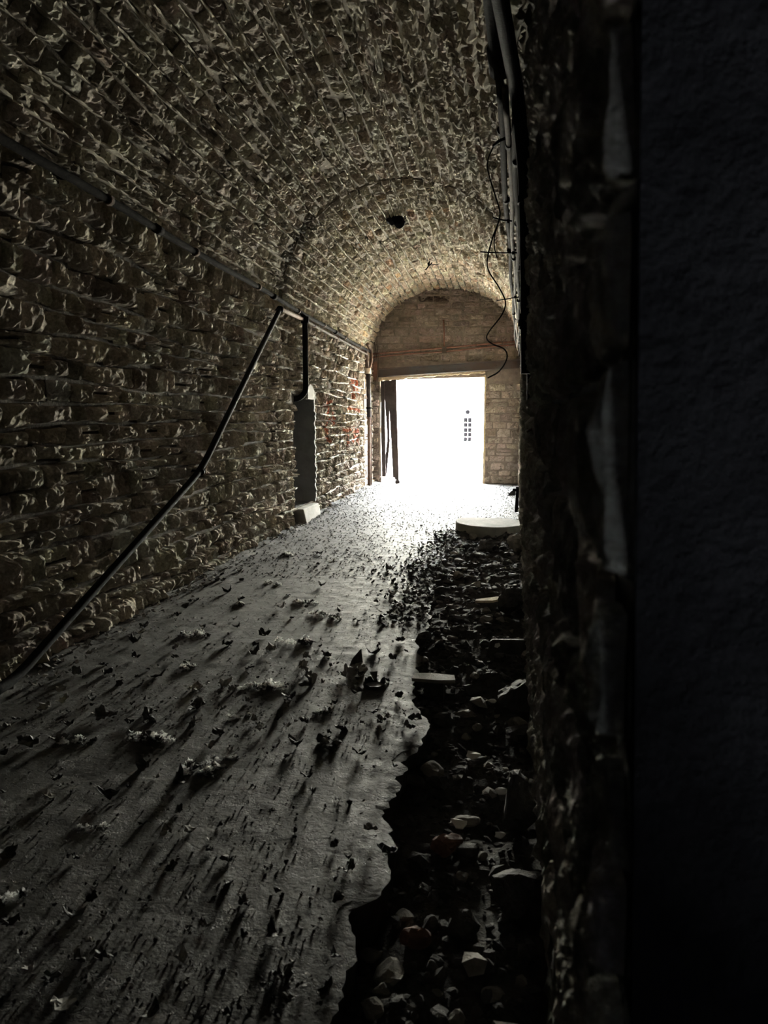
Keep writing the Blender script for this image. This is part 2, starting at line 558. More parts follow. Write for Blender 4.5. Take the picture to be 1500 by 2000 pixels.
h = R.uniform(.010, .062, n)
uc = cells[:, :, 0].mean(1); vc = cells[:, :, 1].mean(1)
near = palette(n, [(.40, .345, .26), (.34, .30, .235), (.29, .25, .19), (.44, .39, .31), (.24, .19, .145)], [4, 4, 2, 2, 1], gain=1.95)  # near stones tinted lighter to offset the light's falloff along the tunnel
far = palette(n, [(.44, .37, .27), (.40, .32, .22), (.34, .25, .18), (.50, .36, .22), (.46, .42, .35)], [4, 3, 2, 1.4, 2], gain=1.0)
kf = np.clip((uc - 9) / 3, 0, 1)[:, None]
tint = near * (1 - kf) + far * kf
P, q = stones(cells, S_left, tint, h, .024, 13.0, 1, aniso=(1, 1.35, .8))
# red paint strokes on the far stretch of the wall (along the wall, height)
strokes = []
def stroke(*px):
    pts = []
    for x, y in px:
        d = ray(x, y); p = CPOS + d * (-2.66 / d[0]); pts.append((p[1], p[2]))
    strokes.extend(zip(pts, pts[1:]))
stroke((687, 742), (690, 770)); stroke((697, 741), (698, 768)); stroke((687, 744), (698, 741))
stroke((691, 770), (690, 778)); stroke((639, 787), (642, 812)); stroke((642, 812), (640, 838), (643, 850))
stroke((650, 785), (651, 812), (652, 826)); stroke((640, 788), (650, 785))
stroke((681, 799), (690, 796), (702, 803)); stroke((671, 838), (678, 842), (684, 838))
stroke((693, 836), (699, 846), (694, 854)); stroke((693, 836), (692, 862)); stroke((699, 840), (701, 866))
stroke((680, 852), (681, 868)); stroke((640, 855), (643, 862)); stroke((713, 762), (714, 775))
Pt = np.repeat(tint[:, None], P.shape[1], 1)
dm = np.full(P.shape[:2], 9.0)
for (p0, p1) in strokes:
    a = np.array(p0); b = np.array(p1)
    YZ = P[..., 1:]
    t = np.clip(((YZ - a) @ (b - a)) / ((b - a) @ (b - a) + 1e-9), 0, 1)
    # the stroke is about as wide as a spray line; the wall recedes, so widths are along the wall
    dd = np.linalg.norm((YZ - (a + t[..., None] * (b - a))) * np.array([.55, 1.0]), axis=-1)
    dm = np.minimum(dm, dd)
pm = np.clip((.042 - dm) / .015, 0, 1) * (.55 + .45 * R.random(dm.shape))
Pt[..., :3] = Pt[..., :3] * (1 - pm[..., None]) + np.array([.72, .17, .09]) * pm[..., None]
place_stones(P, q, Pt, M['stone'], wall_left)
# white mortar lines on the far half, fainter ones nearer
lines = []
for k, (a, b) in enumerate(rows[1:], 1):
    for u0, u1 in ((9.0, 9.98), (11.0, 16.9)):
        if u0 < 10 and a < 1.9 and False: continue
        u = np.arange(u0, u1, .05); lines.append((u, a + wave(u, k, .020), 1.0))
beads('mortar_joint', lines, S_left, .030, .040, M['mortar_white'], wall_left, keep=.44)

# niche: cement-rendered reveals, back and a raised concrete threshold
mb = MB()
y0n, y1n, z0n, z1n = NICHE
XB = XL - .75
mb.add([(XL, y1n, z0n), (XB, y1n, z0n), (XB, y1n, z1n), (XL, y1n, z1n)], [(0, 1, 2, 3)])
mb.add([(XL, y0n, z0n), (XB, y0n, z0n), (XB, y0n, z1n), (XL, y0n, z1n)], [(3, 2, 1, 0)])
mb.add([(XB, y0n, z0n), (XB, y1n, z0n), (XB, y1n, z1n), (XB, y0n, z1n)], [(0, 1, 2, 3)])
mb.add([(XB, y0n, z1n), (XB, y1n, z1n), (XL, y1n, z1n), (XL, y0n, z1n)], [(0, 1, 2, 3)])
mb.add([(XB, y0n, z0n), (XB, y1n, z0n), (XL, y1n, z0n), (XL, y0n, z0n)], [(3, 2, 1, 0)])
mb.build('niche_lining', M['dark_cement'], wall_left)
# ragged cement edge at the far side of the niche
def ragged_strip(x0, x1, y, zlo, zhi, step=.08, amp=.03, thick=.06):
    V, Fs = [], []
    z = zlo; i = 0
    while z <= zhi + 1e-6:
        e = x1 + random.uniform(-amp, amp)
        V += [(x0, y, z), (e, y, z), (e, y + thick, z), (x0, y + thick, z)]
        if i:
            b = (i - 1) * 4; c = i * 4
            for k in range(4): Fs.append((b + k, b + (k+1) % 4, c + (k+1) % 4, c + k))
        i += 1; z += step
    Fs.append((0, 3, 2, 1)); c = (i - 1) * 4; Fs.append((c, c+1, c+2, c+3))
    return V, Fs
V, Fs = ragged_strip(XL - .3, XL + .075, y1n - .03, z0n, z1n + .06, .035, .016)
MB().add(V, Fs).build('niche_edge', M['dark_cement'], wall_left)
# loose cement collar over the niche head
mb = MB()
mb.prism([(0, 0), (.42, 0), (.42, .12), (.28, .20), (.12, .22), (0, .16)], -.01, .05)
me = make_mesh('niche_head_patch', [(XL + .035 + z, 10.5 + x, 1.80 + y) for x, y, z in mb.v], mb.f)
link('niche_head_patch', me, M['concrete'], wall_left)
mb = MB()
mb.hexa([(XL - .7, 9.98, -.05), (XL + .17, 10.02, -.05), (XL + .15, 11.06, -.05), (XL - .7, 11.04, -.05),
         (XL - .7, 9.98, .215), (XL + .11, 10.03, .21), (XL + .10, 11.03, .19), (XL - .7, 11.04, .19)])
o = mb.build('niche_threshold', M['concrete'], wall_left)
bv = o.modifiers.new('edge', 'BEVEL'); bv.width = .015; bv.segments = 2
# plaster strip at the far corner
mb = MB()
mb.hexa([(XL - .01, 15.75, 0), (XL + .05, 15.78, 0), (XL + .05, 16.70, 0), (XL - .01, 16.72, 0),
         (XL - .01, 15.70, 2.36), (XL + .045, 15.72, 2.36), (XL + .045, 16.68, 2.30), (XL - .01, 16.70, 2.30)])
mb.build('plaster_strip', M['pale_plaster'], wall_left)

# ---- right wall
ys = np.concatenate([[Y0, -1.4], np.arange(-1.0, JAMB_Y, .2)[1:], np.arange(JAMB_Y, YE + .3, .12)])
ys = np.sort(np.unique(np.concatenate([ys, [-.9, JAMB_Y]])))
zs = np.sort(np.concatenate([np.linspace(-.35, ZS + .30, 36), [2.6]]))
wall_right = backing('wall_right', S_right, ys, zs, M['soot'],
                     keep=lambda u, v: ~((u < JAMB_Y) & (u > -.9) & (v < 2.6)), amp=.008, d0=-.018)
wall_right['kind'] = 'structure'
mb = MB()
xa, xb = .10, 1.5
jx0, jx1 = float(xr(np.array(JAMB_Y), np.array(-.35))) + .022, float(xr(np.array(JAMB_Y), np.array(2.7))) + .022
mb.hexa([(jx0, JAMB_Y, -.35), (xb, JAMB_Y, -.35), (xb, JAMB_Y + .25, -.35), (jx0 + .01, JAMB_Y + .25, -.35), (jx1, JAMB_Y, 2.7), (xb, JAMB_Y, 2.7), (xb, JAMB_Y + .25, 2.7), (jx1 + .01, JAMB_Y + .25, 2.7)])
mb.box((xb, -1.0, -.35), (xb + .1, JAMB_Y + .25, 2.7))
mb.box((xa - .0, -1.1, -.35), (xb, -.9, 2.7))
mb.box((xa - .12, -1.0, 2.6), (xb, JAMB_Y + .2, 2.75))
mb.build('recess_lining', M['shade_black'], wall_right)
rows = rows_of(-.3, ZS + .01, .11, .20)
cells, rid = lay_cells(rows, JAMB_Y + .01, 16.98, .10, .26, .014, .014, .020, .014, None, .15)
n = len(cells)
kf = np.clip((cells[:, :, 0].mean(1) - 11) / 4, 0, 1)[:, None]
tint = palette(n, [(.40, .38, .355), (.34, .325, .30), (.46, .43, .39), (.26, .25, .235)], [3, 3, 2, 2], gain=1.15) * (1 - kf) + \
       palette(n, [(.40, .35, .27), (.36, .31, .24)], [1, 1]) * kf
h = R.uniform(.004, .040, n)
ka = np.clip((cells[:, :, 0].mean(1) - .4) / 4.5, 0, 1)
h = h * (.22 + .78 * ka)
tint[:, :3] *= (.85 + .10 * np.clip((cells[:, :, 0].mean(1) - .8) / 2.4, 0, 1) + .06 * kf[:, 0])[:, None]  # nearest stones tinted slightly darker to dim their brightly lit faces
P, q = stones(cells, S_right, tint, h, .009 + .014 * ka, 22.0, 5, aniso=(1, 1.7, .55))
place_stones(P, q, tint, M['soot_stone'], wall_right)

# ---- vault
ys = np.sort(np.concatenate([np.arange(Y0, YE + .3, .14), [RING - .13, RING - .125, RING - .001, RING + .001]]))
vs = np.linspace(0, 1, 46)
def groove(U, V): return np.where((U > RING - .128) & (U < RING), -.045 * np.clip(np.abs(V - .5) * 4 - .5, 0, 1), 0.0)
ceiling = backing('ceiling', S_vault, ys, vs, M['vault_mortar'], dfun=groove, flip=True)
ceiling['kind'] = 'structure'
ARC = 4.92
rows = rows_of(0, 1, .122 / ARC, .158 / ARC)
c1, r1 = lay_cells(rows, 1.4, RING - .05, .14, .36, .010, .014 / ARC, .008 / ARC, .012, None, .08, 1 / ARC)
c2, r2 = lay_cells(rows, RING + .01, 16.99, .13, .34, .010, .014 / ARC, .008 / ARC, .012, None, .08, 1 / ARC)
cells = np.concatenate([c1, c2])
n = len(cells)
# joints across the vault are slightly slanted, like the photograph's courses
cells[:, 2:, 0] += R.uniform(-.02, .03, (n, 2))
uc = cells[:, :, 0].mean(1); vc = cells[:, :, 1].mean(1)
a = palette(n, [(.36, .33, .265), (.32, .295, .235), (.28, .25, .20), (.42, .385, .31), (.26, .20, .15)], [4, 4, 3, 2, .6], .18, 1.9)  # lighter tint near the camera makes up for the weak light there
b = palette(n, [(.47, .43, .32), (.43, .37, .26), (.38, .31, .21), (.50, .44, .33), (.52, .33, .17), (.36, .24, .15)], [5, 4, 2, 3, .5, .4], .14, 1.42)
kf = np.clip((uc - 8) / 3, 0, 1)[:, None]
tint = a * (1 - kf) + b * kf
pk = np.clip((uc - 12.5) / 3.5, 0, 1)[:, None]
tint[:, :3] = np.clip(tint[:, :3] * (1 + pk * np.array([.30, .20, .16])), 0, .82)  # light bounced off the floor by the doorway, painted in as pinkish brightening
# smoke-blackened right haunch near the photographer and a dark bluish band beside the ring joint
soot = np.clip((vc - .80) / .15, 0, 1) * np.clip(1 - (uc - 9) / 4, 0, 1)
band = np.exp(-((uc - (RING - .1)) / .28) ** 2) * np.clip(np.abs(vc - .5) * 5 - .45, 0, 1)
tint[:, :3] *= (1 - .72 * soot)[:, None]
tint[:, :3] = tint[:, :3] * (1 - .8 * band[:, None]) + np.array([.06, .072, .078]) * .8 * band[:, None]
h = R.uniform(.004, .036, n)
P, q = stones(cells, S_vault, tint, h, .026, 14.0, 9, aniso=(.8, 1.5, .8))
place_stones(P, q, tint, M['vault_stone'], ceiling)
lines = []
for k, (va, vb) in enumerate(rows[1:], 1):
    for u0, u1 in ((1.4, RING - .16), (RING + .03, 16.95)):
        u = np.arange(u0, u1, .05); lines.append((u, va + wave(u, k, .008 / ARC), 1 / ARC))
beads('mortar_joint', lines, S_vault, .020, .042, M['mortar_pale'], ceiling, keep=.60, seed=8)

# ---- end wall with the doorway
DX0, DX1 = -2.47, -.045
def ztop(x): return 2.42 + (x - DX0) * .022
mb = MB()
TK = .75
xl_, xr_, zt_ = XL - .3, 1.6, 5.4
mb.hexa([(xl_, YE, -.3), (DX0, YE, -.3), (DX0, YE + TK, -.3), (xl_, YE + TK, -.3), (xl_, YE, zt_), (DX0, YE, zt_), (DX0, YE + TK, zt_), (xl_, YE + TK, zt_)])
mb.hexa([(DX1, YE, -.3), (xr_, YE, -.3), (xr_, YE + TK, -.3), (DX1, YE + TK, -.3), (DX1, YE, zt_), (xr_, YE, zt_), (xr_, YE + TK, zt_), (DX1, YE + TK, zt_)])
mb.hexa([(DX0, YE, ztop(DX0)), (DX1, YE, ztop(DX1)), (DX1, YE + TK, ztop(DX1)), (DX0, YE + TK, ztop(DX0)), (DX0, YE, zt_), (DX1, YE, zt_), (DX1, YE + TK, zt_), (DX0, YE + TK, zt_)])
wall_end = mb.build('wall_end', M['end_mortar'])
wall_end['kind'] = 'structure'
rows = rows_of(.0, 4.75, .12, .20)
def skip_end(ua, ub, a, b):
    um, vm = (ua + ub) / 2, (a + b) / 2
    if vm > ZS:
        x1 = .82; cx = (XL + x1) / 2; ax = (x1 - XL) / 2
        if ((um - cx) / ax) ** 2 + ((vm - ZS) / (RISE + .02)) ** 2 > 1.02: return True
    if ub > DX0 + .01 and ua < DX1 - .01 and a < ztop(um) + .05: return True
    if ub > -2.56 and a < 2.80 and b > 2.44: return True
    return False
cl = []
# right pier, left strip and the wall above are laid separately so no stone spans the opening
for u0, u1, cond in ((XL, DX0 - .01, lambda b: b < 2.46), (DX1 + .01, .90, lambda b: b < 2.46), (XL, .92, lambda b: b >= 2.46)):
    for k, r in enumerate(rows):
        if not cond(r[1]): continue
        c, _ = lay_cells([r], u0, u1, .18, .42, .014, .012, 0, .014, skip_end, .10)
        if len(c): cl.append(c)
cells = np.concatenate(cl); n = len(cells)
tint = palette(n, [(.53, .42, .36), (.48, .375, .32), (.58, .465, .395), (.41, .32, .275), (.30, .23, .20)], [4, 4, 3, 2, .7], .14)
uc = cells[:, :, 0].mean(1); vc = cells[:, :, 1].mean(1)
tint[(vc > 2.4), :3] *= .72
tint[(vc < 2.4) & (uc > 0), :3] *= np.array([1.08, 1.12, 1.10])
dk = (np.abs(uc + 1.15) < .30) & (vc > 4.10) & (vc < 4.30)
tint[dk, :3] = (.07, .05, .045)
h = R.uniform(.0, .020, n)
P, q = stones(cells, S_end, tint, h, .022, 17.0, 13)
place_stones(P, q, tint, M['stone'], wall_end)
# ragged concrete soffit strip under the beam
mb = MB()
V, Fs = [], []
xs = np.linspace(-2.53, DX1 - .002, 40)
for i, x in enumerate(xs):
    zt = 2.475 + (x + 2.53) * .053
    zb = zt - .075 - .04 * random.random() + (.03 if x > -1.9 else -.015)
    V += [(x, YE - .06, zb + .02), (x, YE - .06, zt), (x, YE + .3, zt), (x, YE + .3, zb)]
    if i:
        b, c = (i-1)*4, i*4
        for k in range(4): Fs.append((b + k, c + k, c + (k+1) % 4, b + (k+1) % 4))
Fs += [(0, 1, 2, 3), (len(V)-1, len(V)-2, len(V)-3, len(V)-4)]
mb.add(V, Fs).build('door_head', M['lintel_concrete'], wall_end)
# jamb edging on the right of the doorway
mb = MB()
V, Fs = ragged_strip(DX1 - .02, DX1 + .03, YE - .035, 0, 2.55, .09, .012, .10)
mb.add(V, Fs).build('door_jamb', M['lintel_concrete'], wall_end)

# ---- back wall behind the photographer
wall_back = MB().box((XL - .3, Y0 - .3, -.4), (1.8, Y0, 5.0)).build('wall_back', M['shade_black'])
wall_back['kind'] = 'structure'

# ---- floor slab with its broken edge, bare trench soil beside it
EDGE = [(-3.0, -.40), (1.0, -.37), (1.6, -.35), (1.85, -.336), (2.0, -.37), (2.15, -.30), (2.35, -.315), (2.67, -.347), (3.0, -.33),
        (3.2, -.25), (3.45, -.28), (3.7, -.37), (4.23, -.402), (5.2, -.41), (6.67, -.454), (8.0, -.42), (9.0, -.35), (9.6, -.28), (10.1, .05), (10.5, 1.2), (17.9, 1.2)]
def edge(y):
    e = np.interp(y, [p[0] for p in EDGE], [p[1] for p in EDGE])
    k = np.clip((10.2 - y) / .5, 0, 1)
    P = np.stack([np.zeros_like(y), y, np.zeros_like(y)], -1)
    return e + k * (.018 * vnoise(P, 5.0, 21) + .020 * vnoise(P, 14.0, 22) + .012 * vnoise(P, 38.0, 23))
fy = np.concatenate([np.arange(-3, 1.0, .15), np.arange(1.0, 7.5, .022), np.arange(7.5, 11, .04), np.arange(11, 17.95, .07)])
nx = 140
E_ = np.interp(fy, [p[0] for p in EDGE], [p[1] for p in EDGE])
EJ = edge(fy)
tx = np.linspace(0, 1, nx) ** .9
X = (XL - .05) + (E_[:, None] - (XL - .05)) * tx[None]
X[:, -1] = EJ; X[:, -2] = np.minimum(X[:, -2], EJ - .012); X[:, -3] = np.minimum(X[:, -3], EJ - .03); X[:, -4] = np.minimum(X[:, -4], EJ - .045)
Yg = np.repeat(fy[:, None], nx, 1)
Pg = np.stack([X, Yg, np.zeros_like(X)], -1)
Z = .004 * fbm(Pg, 1.2, 2, 31) + .0022 * vnoise(Pg, 11.0, 32) - .0010 * (vnoise(Pg, 4.0, 33) > .35) + .0010 * np.maximum(vnoise(Pg, 27.0, 35), -.2)
Z += .05 * np.clip(1 - (X - XL) / .22, 0, 1) * (.5 + .5 * vnoise(Pg, 5.0, 34))
fade = np.clip((10.2 - Yg) / .6, 0, 1) * np.clip((tx[None] - .93) / .07, 0, 1)
Z -= fade * .015
G = np.stack([X, Yg, Z], -1)
skirt = G[:, -1].copy(); skirt[:, 2] = -.25; skirt[:, 0] -= .03
G = np.concatenate([G, skirt[:, None]], 1)
nxx = nx + 1
idx = np.arange(len(fy) * nxx).reshape(len(fy), nxx)
q4 = np.stack([idx[:-1, :-1], idx[:-1, 1:], idx[1:, 1:], idx[1:, :-1]], -1).reshape(-1, 4)
floor = link('floor', make_mesh('floor', G.reshape(-1, 3), q4), M['floor'])
floor['kind'] = 'structure'
def trench_z(x, y):
    base = np.interp(y, [-3, 3.6, 5.0, 6.5, 9.0, 10.5, 12], [-.15, -.13, -.06, -.01, -.01, -.03, -.08])
    P = np.stack([x, y, np.zeros_like(x)], -1)
    return base + .035 * fbm(P, 3.5, 3, 41) + .012 * vnoise(P, 14, 44)
ty = np.arange(-3, 11.4, .05); txx = np.linspace(-.75, 1.3, 46)
TY, TX = np.meshgrid(ty, txx, indexing='ij')
G = np.stack([TX, TY, np.minimum(trench_z(TX, TY), np.where(TX < edge(TY) - .05, -.12, 9))], -1)
idx = np.arange(TX.size).reshape(TX.shape)
q4 = np.stack([idx[:-1, :-1], idx[:-1, 1:], idx[1:, 1:], idx[1:, :-1]], -1).reshape(-1, 4)
soil = link('trench_bed', make_mesh('trench_bed', G.reshape(-1, 3), q4), M['soil'], floor)

# ---- yard outside
gy = np.concatenate([np.linspace(17.6, 19.5, 12), np.linspace(20.5, 70, 34)]); gx = np.linspace(-30, 30, 61)
GY, GX = np.meshgrid(gy, gx, indexing='ij')
def yard_z(y): return np.interp(y, [17.6, 18.4, 45, 70], [-.02, -.03, -.72, -.8])
G = np.stack([GX, GY, yard_z(GY) + .02 * fbm(np.stack([GX, GY, GX * 0], -1), .8, 3, 61)], -1)
idx = np.arange(GX.size).reshape(GX.shape)
q4 = np.stack([idx[:-1, :-1], idx[:-1, 1:], idx[1:, 1:], idx[1:, :-1]], -1).reshape(-1, 4)
ground = link('ground', make_mesh('ground', G.reshape(-1, 3), q4, True), M['yard'])
ground['kind'] = 'structure'

# ------------------------------------------------------------------ pipes and fittings on the left wall
def clamp(parent, p, axis, r, mat, wall_dir=(-1, 0, 0), reach=.10):
    """a strap round the pipe with a lug into the wall"""
    p = np.array(p, float); axis = np.array(axis, float); axis /= np.linalg.norm(axis)
    mb = MB().tube([p - axis * .018, p + axis * .018], r * 1.35, 10)
    wd = np.array(wall_dir, float)
    mb.tube([p + wd * r, p + wd * reach], .012, 6)
    return mb.build('clamp', mat, parent)
XP = -2.60
t = thing('wall_pipe', 'long dull pipe running along the top of the left wall', 'pipe', (XP, 1.5, 2.99))
def loc_tube(root, pts, r, name, mat, n=10, **k):
    o = np.array(root.location)
    mb = MB().tube([np.array(p) - o for p in pts], r, n, **k)
    return mb.build(name, mat, root, smooth=True)
loc_tube(t, [(XP, y, 2.99 + .008 * math.sin(y * 1.7)) for y in np.arange(1.5, 16.3, .3)], .028, 'pipe', M['dark_pipe'], 12)
for y in (3.1, 4.85, 6.35, 8.15, 9.9, 11.5, 13.2, 14.8):
    clamp(t, (0, y - 1.5, .008 * math.sin(y * 1.7)), (0, 1, 0), .028, M['rust_pipe'])
for y in (5.6, 8.75, 12.4):
    o = MB().tube([(0, y - 1.5 - .05, 0), (0, y - 1.5 + .05, 0)], .037, 10).build('coupling', M['dark_pipe'], t, smooth=True)
t = thing('thin_pipe', 'thinner pale brown pipe just under the wall pipe beyond the corner of the slanting pipe', 'pipe', (-2.61, 9.9, 2.91))
loc_tube(t, [(-2.61, y, 2.91 + .004 * math.sin(y * 2)) for y in np.arange(9.9, 16.0, .3)], .020, 'pipe', M['grey_pipe'], 10)
for y in (10.9, 12.6, 14.2, 15.6):
    clamp(t, (0, y - 9.9, 0), (0, 1, 0), .020, M['rust_pipe'])

t = thing('slanting_pipe', 'black pipe slanting down the left wall from under the wall pipe to the floor', 'pipe', (-2.60, 3.3, .03))
pts = [(-2.60, 3.25, .035), (-2.60, 3.55, .05), (-2.60, 6.30, 1.03), (-2.60, 8.98, 2.86)]
loc_tube(t, fillet(pts, .25, 6), .030, 'pipe', M['black_iron'], 12)
loc_tube(t, fillet([(-2.60, 8.97, 2.84), (-2.60, 9.02, 2.885), (-2.60, 10.16, 2.905)], .05, 4), .026, 'top_branch', M['rust_pipe'], 10)
clamp(t, np.array((-2.60, 9.0, 2.87)) - np.array(t.location), (0, .6, .5), .034, M['black_iron'])
clamp(t, np.array((-2.60, 6.30, 1.03)) - np.array(t.location), (0, .9, .45), .030, M['black_iron'])

t = thing('drop_pipe', 'black vertical pipe dropping into the dark niche of the left wall', 'pipe', (-2.58, 10.18, 1.75))
pts = [(-2.585, 10.12, 2.93), (-2.585, 10.22, 2.90), (-2.585, 10.21, 1.90), (-2.66, 10.16, 1.80), (-2.95, 10.06, 1.74)]
loc_tube(t, fillet(pts, .10, 6), .040, 'pipe', M['black_iron'], 14)
loc_tube(t, [(-2.585, 10.217, 2.86), (-2.585, 10.218, 2.95)], .055, 'socket', M['black_iron'], 14)

t = thing('downpipe', 'rusty vertical downpipe in the corner left of the doorway', 'pipe', (-2.60, 15.95, 0))
loc_tube(t, [(-2.60, 15.95, .0), (-2.60, 15.95, 1.55)], .036, 'lower_pipe', M['rust_pipe'], 12)
loc_tube(t, [(-2.60, 15.95, 1.55), (-2.61, 15.93, 2.50)], .05, 'upper_pipe', M['wood'], 12)
loc_tube(t, [(-2.62, 15.92, 2.50), (-2.62, 15.92, 2.62)], .075, 'collar', M['pale_plaster'], 10)
loc_tube(t, spline([(-2.62, 15.92, 2.60), (-2.63, 15.85, 2.75), (-2.63, 15.78, 2.93), (-2.62, 15.74, 3.0)]), .045, 'left_branch', M['rust_pipe'], 10)
loc_tube(t, spline([(-2.60, 15.94, 2.60), (-2.56, 16.02, 2.78), (-2.57, 16.08, 3.0), (-2.62, 15.9, 3.15)]), .036, 'right_branch', M['rust_pipe'], 10)
clamp(t, (0, 0, 1.75), (0, 0, 1), .045, M['black_iron'], (-1, 0, 0), .12)
clamp(t, (0, 0, 1.75), (0, 0, 1), .045, M['black_iron'], (0, 1, 0), .22)
o = thing('thin_downpipe', 'thin brown conduit standing close beside the rusty downpipe', 'pipe', (-2.585, 16.15, 0))
loc_tube(o, [(-2.585, 16.15, 0), (-2.585, 16.15, 1.70)], .018, 'pipe', M['rust_pipe'], 8)
clamp(o, (0, 0, 1.4), (0, 0, 1), .018, M['rust_pipe'], (-1, 0, 0), .11)

# conduits on the end wall
t = thing('end_wall_conduit', 'brown twin conduit crossing the end wall above the steel beam', 'pipe', (-2.66, YE - .10, 3.0))
A_, B_ = np.array((-2.66, YE - .085, 3.015)), np.array((.66, YE - .085, 3.255))
off = np.array((0, 0, -.075))
loc_tube(t, [A_ + (B_ - A_) * s for s in np.linspace(0, 1, 12)], .022, 'upper_pipe', M['red_conduit'], 8)
loc_tube(t, [A_ + off + (B_ - A_) * s + np.array((0, 0, .010 * math.sin(s * 9))) for s in np.linspace(0, 1, 12)], .018, 'lower_pipe', M['red_conduit'], 8)
loc_tube(t, [(-.995, YE - .07, 3.10), (-1.0, YE - .07, 3.5), (-1.018, YE - .07, 3.77)], .017, 'riser', M['red_conduit'], 8)
MB().box((1.62, -.05, .02), (1.72, .05, .16)).build('junction_box', M['grey_pipe'], t)
for s in (.12, .34, .72, .9):
    clamp(t, A_ + (B_ - A_) * s - np.array(t.location), B_ - A_, .022, M['rust_pipe'], (0, 1, 0), .08)

# steel beam over the doorway
t = thing('steel_beam', 'dark steel channel beam over the bright doorway', 'beam', (-2.55, YE - .12, 2.47))
def beam_seg(mb, x0, x1, z0, z1, y0, y1):
    sl = .055
    o = np.array(t.location)
    c = []
    for zz in (z0, z1):
        for x, y in ((x0, y0), (x1, y0), (x1, y1), (x0, y1)):
            c.append(np.array((x, y, zz + (x + 2.54) * sl)) - o)
    mb.hexa(c)
bx = MB(); beam_seg(bx, -2.53, .84, 2.50, 2.655, YE - .06, YE - .045); bx.build('web', M['beam_steel'], t)
bx = MB(); beam_seg(bx, -2.53, .84, 2.655, 2.675, YE - .14, YE - .02); bx.build('flange', M['beam_steel'], t)
bx = MB(); beam_seg(bx, -2.53, .84, 2.478, 2.500, YE - .14, YE - .02); bx.build('flange', M['beam_steel'], t)
for x in (-1.62, -1.0, -.5, .2):
    bx = MB().tube([(x + 2.55, .055, .10 + (x + 2.54) * .055), (x + 2.55, .035, .10 + (x + 2.54) * .055)], .016, 8)
    bx.build('bolt', M['grey_pipe'], t)
t = thing('beam_post', 'short rusty steel upright at the left end of the beam', 'post', (-2.62, YE - .09, 2.38))
MB().box((-.06, -.04, 0), (.07, .05, .46)).build('plate', M['red_conduit'], t)
MB().box((-.075, -.055, .0), (.085, .05, .03)).build('foot', M['rust_pipe'], t)

# ------------------------------------------------------------------ broken plank door, leaning across the left of the opening
t = thing('plank_door', 'broken dark plank door standing open at the left of the doorway', 'door', (-2.3, 16.86, 0))
def plank(quad, y, th=.035, name='plank', mat=None):
    # quad: four px corners (top-left, top-right, bottom-right, bottom-left)
    o = np.array(t.location)
    f = [at_y(x, yy, y) - o for x, yy in quad]
    P = [f[3], f[2], f[2] + (0, th, 0), f[3] + (0, th, 0), f[0], f[1], f[1] + (0, th, 0), f[0] + (0, th, 0)]
    return MB().hexa(P).build(name, mat or M['wood'], t)
plank([(743.5, 744), (750.5, 744), (753.5, 931), (746.0, 931)], 16.86)
plank([(749.0, 743), (760.0, 743), (760.5, 868), (757.0, 862)], 16.90)
plank([(757.0, 743), (766.0, 743), (773.0, 934), (767.5, 932)], 16.84)
plank([(764.0, 742), (771.5, 742), (775.5, 938), (771.0, 936)], 16.80)
plank([(769.5, 741.5), (773.5, 741.5), (779, 939), (774, 940)], 16.74, .05, 'edge_stile', M['wood'])
plank([(756.5, 850), (762.0, 858), (754.8, 929), (749.5, 928)], 16.92, .03, 'brace', M['wood'])
plank([(745, 757), (772.5, 756), (772.6, 768), (745, 770)], 16.93, .03, 'ledge', M['wood'])
plank([(740.0, 775), (744.0, 773), (743.5, 832), (741.5, 836)], 16.88, .02, 'peeling_board', M['pale_wood'])
plank([(740.5, 742), (746, 742), (745.5, 845), (740.5, 845)], 16.96, .04, 'frame_post', M['board'])
plank([(741.0, 745), (743, 745), (743, 770), (742, 768)], 16.90, .02, 'frame_scrap', M['pale_wood'])
plank([(740.5, 840), (743.5, 838), (744.8, 930), (741.5, 931)], 16.95, .05, 'frame_post', M['board'])
mb = MB(); o = np.array(t.location)
mb.box((.20, -.16, -.02), (.30, -.06, .075)); mb.build('foot_block', M['wood'], t)

t = thing('corner_cable', 'thin grey cable looping down the corner beside the broken door', 'cable', (-2.5, 16.8, 3.0))
o = np.array(t.location)
for pts in ([(731, 668), (736, 700), (736.5, 735), (734, 752), (737, 763), (744.5, 767)], [(736, 672), (739, 705), (738, 735), (737, 742)]):
    MB().tube([at_y(x, y, 16.78) - o for x, y in spline(pts, 5)], .006, 6).build('cable', M['grey_pipe'], t)

# ------------------------------------------------------------------ right wall: black pipe, conduits, wires
def on_right(y, z, d):
    return np.array((float(xr(np.array(y), np.array(z))) - d, y, z))
t = thing('black_pipe', 'thick black pipe down the right wall bending back along its top', 'pipe', tuple(on_right(3.9, 1.76, .07)))
pts = [on_right(1.2, 3.12, .19), on_right(2.2, 3.12, .185), on_right(2.8, 3.11, .165), on_right(3.7, 3.03, .085), on_right(3.92, 2.75, .05), on_right(3.93, 2.3, .042), on_right(3.93, 1.74, .040)]
loc_tube(t, fillet(pts, .18, 6), .034, 'pipe', M['black_iron'], 14)
loc_tube(t, [on_right(3.93, 1.97, .04), on_right(3.93, 2.05, .04)], .042, 'coupling', M['black_iron'], 14)
loc_tube(t, [on_right(4.05, 2.55, .02), on_right(4.05, 1.56, .02)], .022, 'thin_pipe', M['black_iron'], 10)
for z in (2.62, 2.0):
    clamp(t, on_right(3.93, z, .042) - np.array(t.location), (0, 0, 1), .036, M['black_iron'], (1, 0, 0), .09)
t = thing('hanging_pipe', 'short fat black pipe end under the vault at the top right', 'pipe', tuple(on_right(2.2, 3.2, .2)))
